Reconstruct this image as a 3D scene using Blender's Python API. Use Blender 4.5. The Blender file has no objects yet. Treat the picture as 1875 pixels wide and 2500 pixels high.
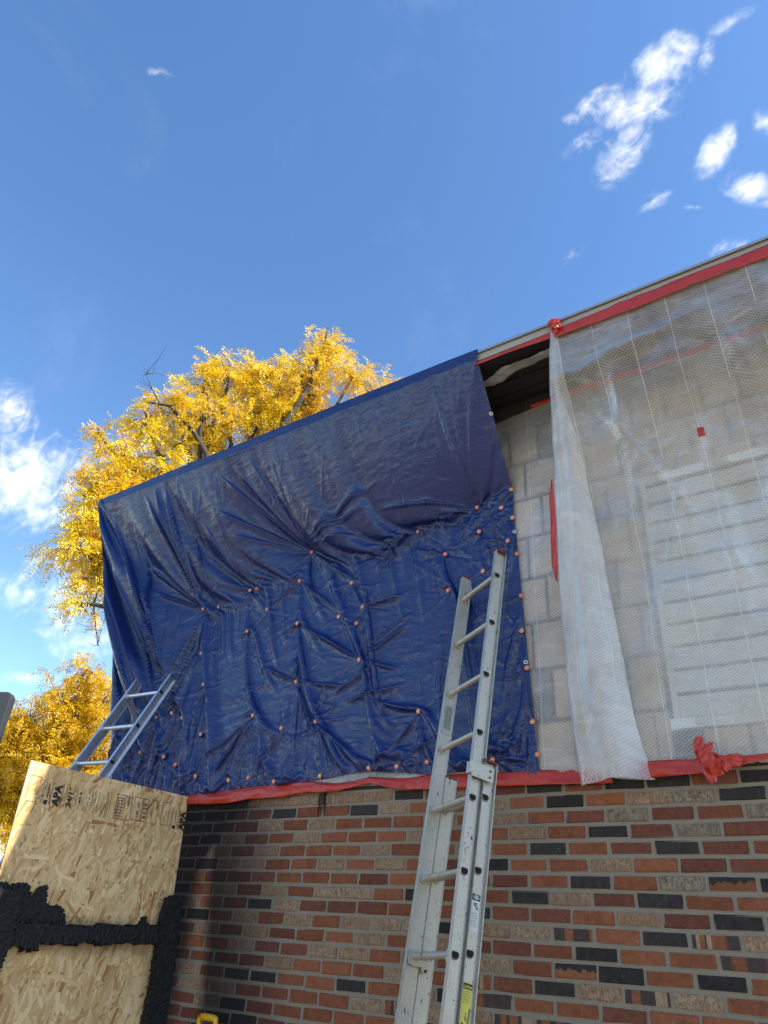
import bpy, bmesh, math, random
import numpy as np
from mathutils import Vector, Matrix

random.seed(7)
RNG = np.random.default_rng(11)
scene = bpy.context.scene
COL = scene.collection
R = math.radians

# ------------------------------------------------------------------ camera
cam_d = bpy.data.cameras.new("camera")
cam = bpy.data.objects.new("camera", cam_d)
COL.objects.link(cam)
cam.location = (3.902, -3.603, 1.607)
cam.rotation_mode = 'XYZ'
cam.rotation_euler = (R(121.78), R(-3.76), R(33.49))
cam_d.sensor_fit = 'VERTICAL'
cam_d.sensor_height = 36.0
cam_d.lens = 24.95
cam_d.clip_start = 0.05
cam_d.clip_end = 2000
scene.camera = cam

# ------------------------------------------------------------------ sun, sky, exposure
SUN_AZ, SUN_EL = 10.0, 40.0            # azimuth from +X towards +Y
SUN_STRENGTH = 4.6
SKY_STRENGTH = 0.15
EXPOSURE = 1.2
sun_d = bpy.data.lights.new("sun", 'SUN')
sun_d.energy = SUN_STRENGTH
sun_d.angle = R(0.55)
sun_d.color = (1.0, 0.93, 0.82)
sun = bpy.data.objects.new("sun", sun_d)
COL.objects.link(sun)
sdir = Vector((math.cos(R(SUN_EL)) * math.cos(R(SUN_AZ)), math.cos(R(SUN_EL)) * math.sin(R(SUN_AZ)), math.sin(R(SUN_EL))))
sun.rotation_euler = sdir.to_track_quat('Z', 'Y').to_euler()
scene.view_settings.view_transform = 'Standard'
scene.view_settings.look = 'None'
scene.view_settings.exposure = EXPOSURE
scene.view_settings.gamma = 1.0
scene.view_settings.use_white_balance = True
scene.view_settings.white_balance_temperature = 7500
scene.view_settings.white_balance_tint = 8
scene.view_settings.use_curve_mapping = False

world = bpy.data.worlds.new("World")
scene.world = world
world.use_nodes = True
wt = world.node_tree
wt.nodes.clear()

class NT:
    """small helper round a node tree"""
    def __init__(self, tree):
        self.t = tree
    def n(self, kind, **kw):
        nd = self.t.nodes.new(kind)
        ins = kw.pop('ins', {})
        for k, v in kw.items():
            setattr(nd, k, v)
        for k, v in ins.items():
            self.set(nd.inputs[k], v)
        return nd
    def set(self, sock, v):
        if isinstance(v, bpy.types.NodeSocket):
            self.t.links.new(v, sock)
        elif isinstance(v, bpy.types.Node):
            self.t.links.new(v.outputs[0], sock)
        else:
            sock.default_value = v
    def math(self, op, a, b=0.0, c=None, clamp=False):
        nd = self.t.nodes.new('ShaderNodeMath')
        nd.operation = op
        nd.use_clamp = clamp
        self.set(nd.inputs[0], a)
        self.set(nd.inputs[1], b)
        if c is not None:
            self.set(nd.inputs[2], c)
        return nd.outputs[0]
    def vmath(self, op, a, b=None):
        nd = self.t.nodes.new('ShaderNodeVectorMath')
        nd.operation = op
        self.set(nd.inputs[0], a)
        if b is not None:
            self.set(nd.inputs[1], b)
        return nd.outputs[1] if op in ('DOT_PRODUCT', 'LENGTH') else nd.outputs[0]
    def mix(self, f, a, b, blend='MIX'):
        nd = self.t.nodes.new('ShaderNodeMix')
        nd.data_type = 'RGBA'
        nd.blend_type = blend
        nd.clamp_factor = True
        self.set(nd.inputs[0], f)
        self.set(nd.inputs[6], a)
        self.set(nd.inputs[7], b)
        return nd.outputs[2]
    def ramp(self, f, stops, interp='LINEAR'):
        nd = self.t.nodes.new('ShaderNodeValToRGB')
        cr = nd.color_ramp
        cr.interpolation = interp
        while len(cr.elements) < len(stops):
            cr.elements.new(0.5)
        for e, (p, c) in zip(cr.elements, stops):
            e.position = p
            e.color = c if len(c) == 4 else (*c, 1)
        self.set(nd.inputs[0], f)
        return nd.outputs[0]
    def noise(self, vec, scale, detail=3.0, rough=0.5, dist=0.0):
        nd = self.t.nodes.new('ShaderNodeTexNoise')
        if vec is not None:
            self.set(nd.inputs['Vector'], vec)
        nd.inputs['Scale'].default_value = scale
        nd.inputs['Detail'].default_value = detail
        nd.inputs['Roughness'].default_value = rough
        nd.inputs['Distortion'].default_value = dist
        return nd.outputs[0]
    def voro(self, vec, scale, feature='F1', out=0, rand=1.0):
        nd = self.t.nodes.new('ShaderNodeTexVoronoi')
        nd.feature = feature
        self.set(nd.inputs['Vector'], vec)
        nd.inputs['Scale'].default_value = scale
        nd.inputs['Randomness'].default_value = rand
        return nd.outputs[out]
    def mapping(self, vec, loc=(0, 0, 0), rot=(0, 0, 0), scale=(1, 1, 1), kind='POINT'):
        nd = self.t.nodes.new('ShaderNodeMapping')
        nd.vector_type = kind
        self.set(nd.inputs[0], vec)
        nd.inputs[1].default_value = loc
        nd.inputs[2].default_value = rot
        nd.inputs[3].default_value = scale
        return nd.outputs[0]
    def sep(self, vec):
        nd = self.t.nodes.new('ShaderNodeSeparateXYZ')
        self.set(nd.inputs[0], vec)
        return nd.outputs
    def comb(self, x, y, z):
        nd = self.t.nodes.new('ShaderNodeCombineXYZ')
        self.set(nd.inputs[0], x); self.set(nd.inputs[1], y); self.set(nd.inputs[2], z)
        return nd.outputs[0]
    def rng(self, v, a, b, c=0.0, d=1.0, smooth=True):
        nd = self.t.nodes.new('ShaderNodeMapRange')
        nd.interpolation_type = 'SMOOTHSTEP' if smooth else 'LINEAR'
        self.set(nd.inputs[0], v)
        nd.inputs[1].default_value = a; nd.inputs[2].default_value = b
        nd.inputs[3].default_value = c; nd.inputs[4].default_value = d
        return nd.outputs[0]

W = NT(wt)
sky = W.n('ShaderNodeTexSky', sky_type='NISHITA', sun_disc=False)
sky.sun_elevation = R(SUN_EL)
sky.sun_rotation = R(90.0 - SUN_AZ)
sky.altitude = 200
sky.air_density = 1.0
sky.dust_density = 0.25
sky.ozone_density = 2.2
tc = W.n('ShaderNodeTexCoord')
dirv = tc.outputs['Generated']
dx, dy, dz = W.sep(dirv)[:]
zc = W.math('MAXIMUM', dz, 0.03)
uv = W.comb(W.math('DIVIDE', dx, zc), W.math('DIVIDE', dy, zc), 0.0)
# clouds on a flat layer: centre u, v, rotation, half axes, weight
CLOUDS = [(-0.022, 0.568, 141, 0.034, 0.0295, 1), (0.006, 0.55, -132, 0.0241, 0.016, 0.7), (-0.054, 0.598, -173, 0.047, 0.0273, 1), (-0.093, 0.649, 141, 0.049, 0.0246, 0.9), (-0.099, 0.57, -166, 0.0277, 0.024, 0.7), (-0.135, 0.609, 171, 0.029, 0.0118, 0.6), (0.07, 0.555, -179, 0.0225, 0.0097, 0.8), (0.034, 0.582, 109, 0.0223, 0.0091, 0.55), (0.014, 0.72, 125, 0.033, 0.0178, 1), (0.054, 0.812, -132, 0.0426, 0.0193, 1.1), (-0.079, 0.752, 172, 0.0222, 0.0137, 0.55), (-0.228, 0.785, 170, 0.021, 0.0092, 0.7), (-0.005, 0.895, -171, 0.0231, 0.0174, 0.6), (-0.141, 0.568, -142, 0.0148, 0.009, 0.5), (-0.032, 0.793, -148, 0.0153, 0.0042, 0.5), (0.079, 0.709, 83, 0.0195, 0.0119, 0.5),
 (-1.474, 0.555, 150, 0.099, 0.0657, 0.62), (-1.694, 0.729, 180, 0.2184, 0.1127, 1.25), (-1.518, 0.712, 152, 0.08, 0.0558, 0.8), (-1.85, 0.70, 176, 0.20, 0.11, 0.95), (-2.421, 1.327, -34, 0.337, 0.1307, 0.75), (-2.403, 1.18, -179, 0.208, 0.1149, 0.6), (-2.149, 1.076, 170, 0.1356, 0.0769, 0.6), (-3.321, 1.772, -160, 0.1716, 0.0856, 0.6), (-0.593, 0.216, -136, 0.0187, 0.0074, 0.55), (-2.615, 1.598, 165, 0.2715, 0.1111, 0.6), (-2.394, 1.11, 159, 0.1641, 0.0746, 0.7), (-1.833, 0.878, -177, 0.1792, 0.0698, 0.5),
 # the same kind of sky goes on outside the frame
 (0.32, 0.72, 20, 0.10, 0.05, 1), (0.7, 0.3, 150, 0.14, 0.07, 0.9), (1.5, 0.2, 10, 0.3, 0.12, 1), (0.5, -0.6, 40, 0.12, 0.06, 0.9), (-0.4, -1.1, 120, 0.2, 0.1, 1), (-1.4, -0.8, 60, 0.2, 0.1, 1), (1.2, -1.6, 15, 0.3, 0.14, 1), (-2.9, 0.2, 30, 0.4, 0.2, 1), (0.3, -2.2, 100, 0.35, 0.18, 1)]
tot = None
for (u, v, rot, a, b, s) in CLOUDS:
    m = W.mapping(uv, (u, v, 0), (0, 0, R(rot)), (a * 1.75, b * 1.75, 1), 'TEXTURE')
    g = W.n('ShaderNodeTexGradient', gradient_type='SPHERICAL', ins={0: m})
    w = W.math('MULTIPLY', g.outputs[1], s)
    tot = w if tot is None else W.math('MAXIMUM', tot, w)
nz = W.math('ADD', W.math('MULTIPLY', W.noise(dirv, 13, 8, 0.60, 0.9), 0.5), W.math('MULTIPLY', W.noise(W.mapping(dirv, rot=(0.3, 0.2, 0.9), scale=(1, 1.7, 1)), 26, 8, 0.60, 1.3), 0.5))
nz2 = W.noise(dirv, 60, 4, 0.55, 0.8)
den = W.math('ADD', tot, W.math('MULTIPLY', W.math('SUBTRACT', nz, 0.5), 3.2))
den = W.math('ADD', den, W.math('MULTIPLY', W.math('SUBTRACT', nz2, 0.5), 0.7))
den = W.math('MULTIPLY', den, W.rng(tot, 0.0, 0.35))
alpha = W.math('MULTIPLY', W.rng(den, 0.0, 1.9), 0.95)
veil = W.math('MULTIPLY', W.rng(W.noise(dirv, 2.6, 6, 0.6, 0.6), 0.52, 0.85), 0.10)
alpha = W.math('MAXIMUM', alpha, veil)
hsv = W.n('ShaderNodeHueSaturation', ins={'Hue': 0.506, 'Saturation': 1.22, 'Value': 1.0, 'Color': sky.outputs[0]})
skyc = W.mix(alpha, hsv.outputs[0], (5.6, 5.8, 6.1, 1))
bg = W.n('ShaderNodeBackground', ins={'Color': skyc, 'Strength': SKY_STRENGTH})
wo = W.n('ShaderNodeOutputWorld', ins={'Surface': bg.outputs[0]})

# ------------------------------------------------------------------ helpers
def tag(o, label=None, cat=None, group=None, kind=None):
    if label: o['label'] = label
    if cat: o['category'] = cat
    if group: o['group'] = group
    if kind: o['kind'] = kind
    return o

def new_obj(name, mesh, parent=None, mat=None, smooth=False):
    o = bpy.data.objects.new(name, mesh)
    COL.objects.link(o)
    if parent is not None:
        o.parent = parent
    if mat is not None and mesh is not None:
        mesh.materials.append(mat)
    if smooth and mesh is not None:
        mesh.polygons.foreach_set('use_smooth', [True] * len(mesh.polygons))
    return o

def empty(name, loc=(0, 0, 0), label=None, cat=None, group=None):
    o = bpy.data.objects.new(name, None)
    COL.objects.link(o)
    o.location = loc
    o.empty_display_size = 0.1
    return tag(o, label, cat, group)

def mesh_py(name, v, f):
    me = bpy.data.meshes.new(name)
    me.from_pydata([tuple(map(float, p)) for p in v], [], [tuple(map(int, q)) for q in f])
    me.update()
    return me

def mesh_np(name, V, F):
    """V (n,3), F (m,k) with constant k"""
    V = np.asarray(V, dtype=np.float32); F = np.asarray(F, dtype=np.int32)
    me = bpy.data.meshes.new(name)
    me.vertices.add(len(V)); me.vertices.foreach_set('co', V.ravel())
    m, k = F.shape
    me.loops.add(m * k); me.loops.foreach_set('vertex_index', F.ravel())
    me.polygons.add(m)
    me.polygons.foreach_set('loop_start', np.arange(0, m * k, k, dtype=np.int32))
    me.polygons.foreach_set('loop_total', np.full(m, k, dtype=np.int32))
    me.update(calc_edges=True)
    return me

def grid_faces(n, m):
    i, j = np.meshgrid(np.arange(n - 1), np.arange(m - 1), indexing='ij')
    a = i * m + j
    return np.stack([a, a + 1, a + m + 1, a + m], -1).reshape(-1, 4)

def uv_layer(me, uvs):
    """uvs per vertex -> uv map 'metres'"""
    lay = me.uv_layers.new(name='metres')
    idx = np.empty(len(me.loops), dtype=np.int32)
    me.loops.foreach_get('vertex_index', idx)
    lay.data.foreach_set('uv', np.asarray(uvs, dtype=np.float32)[idx].ravel())

class MB:
    """collects simple solids into one mesh"""
    def __init__(self):
        self.v = []; self.f = []
    def add(self, v, f):
        o = len(self.v)
        self.v += [tuple(p) for p in v]
        self.f += [tuple(i + o for i in q) for q in f]
        return self
    def box(self, a, b, bev=0.0):
        (x0, y0, z0), (x1, y1, z1) = a, b
        if bev <= 0:
            v = [(x, y, z) for x in (x0, x1) for y in (y0, y1) for z in (z0, z1)]
            f = [(0, 1, 3, 2), (4, 6, 7, 5), (0, 4, 5, 1), (2, 3, 7, 6), (0, 2, 6, 4), (1, 5, 7, 3)]
            return self.add(v, f)
        bm = bmesh.new()
        bmesh.ops.create_cube(bm, size=1.0, matrix=Matrix.Translation(((x0 + x1) / 2, (y0 + y1) / 2, (z0 + z1) / 2)) @ Matrix.Diagonal((x1 - x0, y1 - y0, z1 - z0, 1)))
        bmesh.ops.bevel(bm, geom=bm.edges[:], offset=bev, segments=1, affect='EDGES')
        bm.verts.index_update()
        self.add([v.co[:] for v in bm.verts], [[v.index for v in f.verts] for f in bm.faces])
        bm.free()
        return self
    def sweep(self, profile, a, b, ax, ay, caps=True, closed=True):
        """profile [(p,q)] in the axes ax, ay, swept from a to b"""
        a, b, ax, ay = map(Vector, (a, b, ax, ay))
        n = len(profile)
        v = [a + ax * p + ay * q for p, q in profile] + [b + ax * p + ay * q for p, q in profile]
        f = [(i, (i + 1) % n, n + (i + 1) % n, n + i) for i in range(n if closed else n - 1)]
        if caps:
            f += [tuple(range(n - 1, -1, -1)), tuple(range(n, 2 * n))]
        return self.add([p[:] for p in v], f)
    def tube(self, pts, rad, sides=6, cap=True):
        pts = [Vector(p) for p in pts]
        n = len(pts)
        o = []
        ref = Vector((0.31, 0.17, 0.93))
        for i, p in enumerate(pts):
            d = (pts[min(i + 1, n - 1)] - pts[max(i - 1, 0)]).normalized()
            if abs(d.dot(ref)) > 0.95:
                ref = Vector((1, 0.2, 0))
            x = d.cross(ref).normalized(); y = d.cross(x)
            r = rad[i] if hasattr(rad, '__len__') else rad
            for k in range(sides):
                t = 2 * math.pi * k / sides
                o.append((p + x * math.cos(t) * r + y * math.sin(t) * r)[:])
        f = []
        for i in range(n - 1):
            for k in range(sides):
                a = i * sides + k; b = i * sides + (k + 1) % sides
                f.append((a, b, b + sides, a + sides))
        if cap:
            f.append(tuple(range(sides - 1, -1, -1)))
            f.append(tuple(range((n - 1) * sides, n * sides)))
        return self.add(o, f)
    def mesh(self, name):
        return mesh_py(name, self.v, self.f)
    def build(self, name, mat, parent=None, smooth=False):
        return new_obj(name, self.mesh(name), parent, mat, smooth)

def M(name, build=None, base=(0.5, 0.5, 0.5), rough=0.6, metal=0.0, spec=0.5):
    m = bpy.data.materials.new(name)
    m.use_nodes = True
    t = NT(m.node_tree)
    p = m.node_tree.nodes['Principled BSDF']
    p.inputs['Base Color'].default_value = (*base, 1)
    p.inputs['Roughness'].default_value = rough
    p.inputs['Metallic'].default_value = metal
    p.inputs['Specular IOR Level'].default_value = spec
    if build:
        build(t, p)
    return m

def bump(t, p, h, strength=0.3, dist=0.01):
    b = t.n('ShaderNodeBump', ins={'Strength': strength, 'Distance': dist, 'Height': h})
    t.set(p.inputs['Normal'], b.outputs[0])

def objco(t):
    return t.n('ShaderNodeTexCoord').outputs['Object']

def wpos(t):
    return t.n('ShaderNodeNewGeometry').outputs['Position']

# ------------------------------------------------------------------ ground
def _ground(t, p):
    c = wpos(t)
    n1 = t.noise(c, 0.7, 5, 0.6); n2 = t.noise(c, 90, 3, 0.7)
    col = t.mix(n1, (0.22, 0.195, 0.16, 1), (0.27, 0.24, 0.20, 1))
    col = t.mix(t.rng(n2, 0.35, 0.7), col, (0.15, 0.13, 0.11, 1))
    t.set(p.inputs['Base Color'], col)
    bump(t, p, n2, 0.3, 0.004)
m_ground = M('concrete_ground', _ground, rough=0.9)
g = new_obj('ground', mesh_py('ground', [(-400, -400, 0), (400, -400, 0), (400, 400, 0), (-400, 400, 0)], [(0, 1, 2, 3)]), None, m_ground)
tag(g, kind='structure')

# ------------------------------------------------------------------ building: brick wall
U = 0.2032                 # brick pitch
CH = U * 0.351             # course pitch
Z0 = 2.30                  # centre of course 0
BX, BZ, BD = U - 0.0115, CH - 0.0132, 0.08

def soot_factor(t):
    c = wpos(t)
    x, y, z = t.sep(c)[:]
    nz = t.noise(c, 3.2, 5, 0.6, 0.4)
    nf = t.noise(c, 38, 3, 0.6)
    wob = t.math('MULTIPLY', t.math('SUBTRACT', nz, 0.5), 0.32)
    # black next to the burnt post, spreading to the right towards the top
    edge = t.math('ADD', t.math('SUBTRACT', x, t.rng(z, 2.0, 2.42, 0.0, 0.36)), wob)
    black = t.rng(edge, -0.02, 0.13, 1.0, 0.0)
    # smoke column beside a clean strip
    xc = t.math('ADD', x, t.math('MULTIPLY', t.math('SUBTRACT', z, 1.6), 0.16))
    xc = t.math('ADD', xc, t.math('MULTIPLY', wob, 0.55))
    lft = t.rng(xc, 0.13, 0.26); rgt = t.rng(xc, 0.28, 1.0, 1.0, 0.0)
    colm = t.math('MULTIPLY', t.math('MULTIPLY', lft, rgt), 0.92)
    f = t.math('MAXIMUM', black, colm)
    # runs of black drip below the tape
    st = t.mapping(c, scale=(42, 1, 2.2))
    ns = t.noise(st, 1.0, 2, 0.5)
    z1 = t.math('MULTIPLY', t.rng(z, 2.08, 2.36), t.math('MAXIMUM', t.rng(t.math('ABSOLUTE', t.math('SUBTRACT', x, 1.02)), 0.0, 0.16, 1, 0), t.rng(t.math('ABSOLUTE', t.math('SUBTRACT', x, 0.33)), 0.0, 0.16, 1, 0)))
    drip = t.rng(t.math('ADD', ns, t.math('MULTIPLY', z1, 0.42)), 0.80, 0.92)
    drip = t.math('MULTIPLY', drip, t.rng(z1, 0.02, 0.2))
    # spatter
    sp = t.math('MULTIPLY', t.rng(nf, 0.66, 0.72), t.rng(x, 1.6, 0.5, 0.0, 0.75))
    f = t.math('MAXIMUM', f, t.math('MAXIMUM', drip, sp))
    return t.math('MULTIPLY', f, 0.97)

def brick_mat(name, c1, c2, kind='plain', c3=None):
    def b(t, p):
        oc = objco(t)
        rnd = t.n('ShaderNodeObjectInfo').outputs['Random']
        off = t.comb(t.math('MULTIPLY', rnd, 13.7), t.math('MULTIPLY', rnd, 5.1), t.math('MULTIPLY', rnd, 29.3))
        c = t.vmath('ADD', oc, off)
        x, y, z = t.sep(oc)[:]
        big = t.noise(c, 14, 4, 0.6)
        fine = t.noise(c, 210, 3, 0.7)
        streak = t.noise(t.mapping(c, scale=(120, 20, 14)), 1.0, 3, 0.6)
        f = t.math('ADD', t.math('MULTIPLY', big, 0.6), t.math('MULTIPLY', streak, 0.4))
        f = t.math('ADD', f, t.math('MULTIPLY', t.math('SUBTRACT', rnd, 0.5), 0.45))
        col = t.mix(t.rng(f, 0.25, 0.75), (*c1, 1), (*c2, 1))
        h = t.math('ADD', t.math('MULTIPLY', fine, 0.6), t.math('MULTIPLY', streak, 0.5))
        bs = 0.35
        if kind == 'tan':
            rough = t.noise(t.mapping(c, scale=(90, 60, 45)), 1.0, 5, 0.75, 0.6)
            col = t.mix(t.rng(rough, 0.44, 0.62), col, (*c3, 1))
            spk = t.noise(c, 330, 2, 0.6)
            col = t.mix(t.rng(spk, 0.62, 0.74), col, (0.10, 0.075, 0.055, 1))
            h = t.math('ADD', rough, t.math('MULTIPLY', fine, 0.4)); bs = 0.8
        elif kind == 'bands':
            bn = t.noise(t.mapping(c, scale=(26, 1, .4)), 1.0, 0.5, 0.5, 0.0)
            col = t.mix(t.rng(bn, 0.47, 0.55), col, (*c3, 1))
            col = t.mix(t.rng(t.noise(t.mapping(c, loc=(3, 0, 0), scale=(30, 1, .4)), 1.0, 0.5, 0.5), 0.60, 0.66), col, (0.36, 0.25, 0.15, 1))
        elif kind == 'half':
            bn = t.noise(t.mapping(c, scale=(30, 1, 6)), 1.0, 3, 0.6, 0.3)
            hb = t.math('ADD', z, t.math('MULTIPLY', t.math('SUBTRACT', bn, 0.5), 0.06))
            col = t.mix(t.rng(hb, 0.0, 0.007), col, (*c3, 1))
        elif kind == 'black':
            col = t.mix(t.math('MULTIPLY', t.rng(streak, 0.55, 0.75), 0.35), col, (0.10, 0.095, 0.095, 1))
        # pale specks and wear
        sp = t.rng(t.noise(c, 120, 2, 0.5), 0.735, 0.76)
        col = t.mix(t.math('MULTIPLY', sp, t.rng(rnd, 0.6, 0.9)), col, (0.55, 0.5, 0.42, 1))
        grain = t.math('MULTIPLY', t.rng(fine, 0.2, 0.8, 0.66, 1.28, False), t.rng(t.noise(c, 38, 4, 0.65), 0.25, 0.75, 0.78, 1.2, False))
        col = t.mix(1.0, col, t.comb(grain, grain, grain), 'MULTIPLY')
        so = soot_factor(t)
        col = t.mix(so, col, (0.013, 0.011, 0.012, 1))
        t.set(p.inputs['Base Color'], col)
        bump(t, p, h, bs, 0.004)
    return M(name, b, rough=0.9, spec=0.15)

BM = {
    'O': brick_mat('brick_orange', (0.20, 0.066, 0.034), (0.30, 0.104, 0.050)),
    'R': brick_mat('brick_red_brown', (0.15, 0.052, 0.034), (0.215, 0.074, 0.044)),
    'K': brick_mat('brick_black', (0.034, 0.027, 0.024), (0.052, 0.042, 0.037), 'black'),
    'T': brick_mat('brick_tan', (0.31, 0.195, 0.118), (0.38, 0.26, 0.165), 'tan', (0.24, 0.125, 0.072)),
    'G': brick_mat('brick_tan_dark', (0.24, 0.175, 0.12), (0.32, 0.24, 0.16), 'tan', (0.15, 0.105, 0.08)),
    'M': brick_mat('brick_banded', (0.22, 0.075, 0.038), (0.29, 0.105, 0.05), 'bands', (0.075, 0.05, 0.044)),
    'H': brick_mat('brick_half_black', (0.22, 0.075, 0.038), (0.29, 0.105, 0.05), 'half', (0.04, 0.035, 0.035)),
}
# courses read off the wall: first brick's left joint, then one letter a brick
ROWS = {
    -1: (-1.5, 'KKRTTTTTTKRTRKHKKRKO'),
    0: (-1, 'KKRRKOOKTOOTOKOTGKO'),
    1: (-1.5, 'KKRRTOTOOOTOTORGROGR'),
    2: (-1, 'KKTROTOOOTOOTOKRGRO'),
    3: (-1.5, 'KOTRTOOOTOOTOKORKROK'),
    4: (-1, 'KKTTOOTOTORKOOTORRO'),
    5: (-1.5, 'KORRROOOROORROKOGHKO'),
    6: (-1, 'KOTRTOTTOKOOKTRKOOK'),
    7: (-1.5, 'KTORKTRRROOKRROTRKOT'),
    8: (-1, 'KKOTRTOTTTKTTMOKMTO'),
    9: (-1.5, 'KRTRTROOTOTRROKOOMOR'),
    10: (-1, 'KOOTRRTTOORTOHKOKOT'),
    11: (-1.5, 'KOORRTOOOTOMRKTMTOOK'),
    12: (-1, 'KTOKKOOKOTKMOOROOOR'),
    13: (-1.5, 'KTTTRROOTMTTMMOKTROO'),
    14: (-1, 'RRTKROOOOKOTKROTKOR'),
    15: (-1.5, 'RRRKKROTOKOROTKROMTO'),
}
X_WALL0, X_WALL1 = -1.19, 9.0
Z_TOP = Z0 + 1.5 * CH + 0.006      # top of the brick part
bldg = empty('building', (4, 3, 0), 'long low building, brick below and pale block above, wrapped in tarp and plastic', 'building')
def child(o):
    o.parent = bldg
    o.matrix_parent_inverse = Matrix.Translation(bldg.location).inverted()
    return o

def _mortar(t, p):
    c = wpos(t)
    n1 = t.noise(c, 9, 4, 0.6); n2 = t.noise(c, 260, 3, 0.7)
    col = t.mix(n1, (0.25, 0.20, 0.142, 1), (0.34, 0.275, 0.205, 1))
    col = t.mix(t.rng(n2, 0.5, 0.75), col, (0.22, 0.20, 0.165, 1))
    col = t.mix(t.math('MULTIPLY', soot_factor(t), 0.88), col, (0.014, 0.012, 0.013, 1))
    t.set(p.inputs['Base Color'], col)
    bump(t, p, t.math('ADD', n2, t.noise(c, 70, 3, 0.6)), 0.7, 0.005)
m_mortar = M('mortar', _mortar, rough=0.95, spec=0.2)
FACE_Y = 0.0                        # brick faces
wall = child(MB().box((X_WALL0, 0.0045, 0), (X_WALL1, 0.25, Z_TOP)).build('brick_wall', m_mortar))
# brick shapes: boxes with worn, slightly crooked edges
def brick_mesh(k, w):
    r = random.Random(k)
    bm = bmesh.new()
    bmesh.ops.create_cube(bm, size=1.0, matrix=Matrix.Diagonal((w, BD, BZ, 1)))
    bmesh.ops.bevel(bm, geom=[e for e in bm.edges if all(v.co.y < 0 for v in e.verts)], offset=0.005, segments=2, affect='EDGES')
    for v in bm.verts:
        v.co.x += r.uniform(-0.0026, 0.0026); v.co.z += r.uniform(-0.0022, 0.0022)
        if v.co.y < -BD * 0.4: v.co.y += r.uniform(-0.0012, 0.0012)
    me = bpy.data.meshes.new('brick'); bm.to_mesh(me); bm.free()
    me.materials.append(BM['O'])
    return me
BRICKS = [brick_mesh(k, BX) for k in range(7)]
inv_wall = Matrix.Translation(bldg.location).inverted()
n_brick = 0
rest = {k: MB() for k in 'ORKT'}
cy = BD / 2
done = set()
for row, (i0, s) in ROWS.items():
    for k, ch in enumerate(s):
        i = i0 + k
        x = (i + 0.5) * U; z = Z0 - row * CH
        key = (row, round(i * 2))
        done.add(key)
        if n_brick >= 300 or i < -1.2 or i > 16.6 or row > 15:
            continue
        o = bpy.data.objects.new('brick', BRICKS[random.randrange(7)])
        COL.objects.link(o)
        o.parent = wall
        o.matrix_parent_inverse = wall.matrix_world.inverted()
        o.location = (x + random.uniform(-.0012, .0012), cy + random.uniform(-.0016, .0012), z + random.uniform(-.001, .001))
        o.rotation_euler = (0, random.uniform(-.004, .004) + (math.pi if random.random() < 0.5 and ch != 'H' else 0), random.uniform(-.003, .003))
        o.material_slots[0].link = 'OBJECT'
        o.material_slots[0].material = BM[ch]
        n_brick += 1
        done.add((row, round(i * 2), 'built'))
for row in range(-1, 32):
    z = Z0 - row * CH
    if z < 0.04: continue
    half = 0.5 if row % 2 else 0.0
    i = math.floor(X_WALL0 / U) + half
    while (i + 1) * U < X_WALL1:
        if i * U >= X_WALL0 - 0.001 and (row, round(i * 2), 'built') not in done:
            c = random.choices('ORKT', (45, 22, 13, 20))[0]
            x = (i + 0.5) * U
            rest[c].box((x - BX / 2, random.uniform(-.001, .001), z - BZ / 2), (x + BX / 2, BD, z + BZ / 2))
        i += 1
for c, mb in rest.items():
    # joined remainder of the brickwork beyond the picture
    o = mb.build('brickwork', BM[c], None)
    o.parent = wall; o.matrix_parent_inverse = wall.matrix_world.inverted()
    tag(o, kind='stuff')

# ------------------------------------------------------------------ building: upper wall, window, soffit, fascia, roof
Z_SOF, Z_EAVE, Y_EAVE = 4.962, 5.025, -0.50
m_joint = M('dark_joint', None, (0.05, 0.042, 0.036), 0.95)
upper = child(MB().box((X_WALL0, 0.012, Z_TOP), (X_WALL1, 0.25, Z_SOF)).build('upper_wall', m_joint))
def _block(t, p):
    oc = objco(t)
    rnd = t.n('ShaderNodeObjectInfo').outputs['Random']
    c = t.vmath('ADD', oc, t.comb(t.math('MULTIPLY', rnd, 17), rnd, t.math('MULTIPLY', rnd, 7)))
    n = t.noise(c, 7, 5, 0.6)
    col = t.mix(rnd, (0.72, 0.51, 0.35, 1), (0.62, 0.42, 0.285, 1))
    col = t.mix(t.rng(n, 0.35, 0.7), col, (0.52, 0.42, 0.33, 1))
    col = t.mix(t.rng(rnd, 0.93, 0.94), col, (0.20, 0.16, 0.15, 1))
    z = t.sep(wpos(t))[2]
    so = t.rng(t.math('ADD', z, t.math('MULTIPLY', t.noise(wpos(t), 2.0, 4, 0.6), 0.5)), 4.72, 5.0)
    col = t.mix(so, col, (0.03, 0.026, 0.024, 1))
    t.set(p.inputs['Base Color'], col)
    bump(t, p, t.noise(c, 60, 4, 0.65), 0.6, 0.006)
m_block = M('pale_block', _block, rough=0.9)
BW, BH = 0.205, 0.285
bms = []
for k in range(3):
    mb = MB().box((-BW / 2 + .009, 0, -BH / 2 + .011), (BW / 2 - .009, 0.05, BH / 2 - .011), 0.006)
    me = mb.mesh('block'); me.materials.append(m_block); bms.append(me)
WX0, WX1, WZ0, WZ1 = 3.10, 4.75, 2.60, 4.05
row = 0; z = 2.42 + BH / 2
blk_rest = MB()
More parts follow.
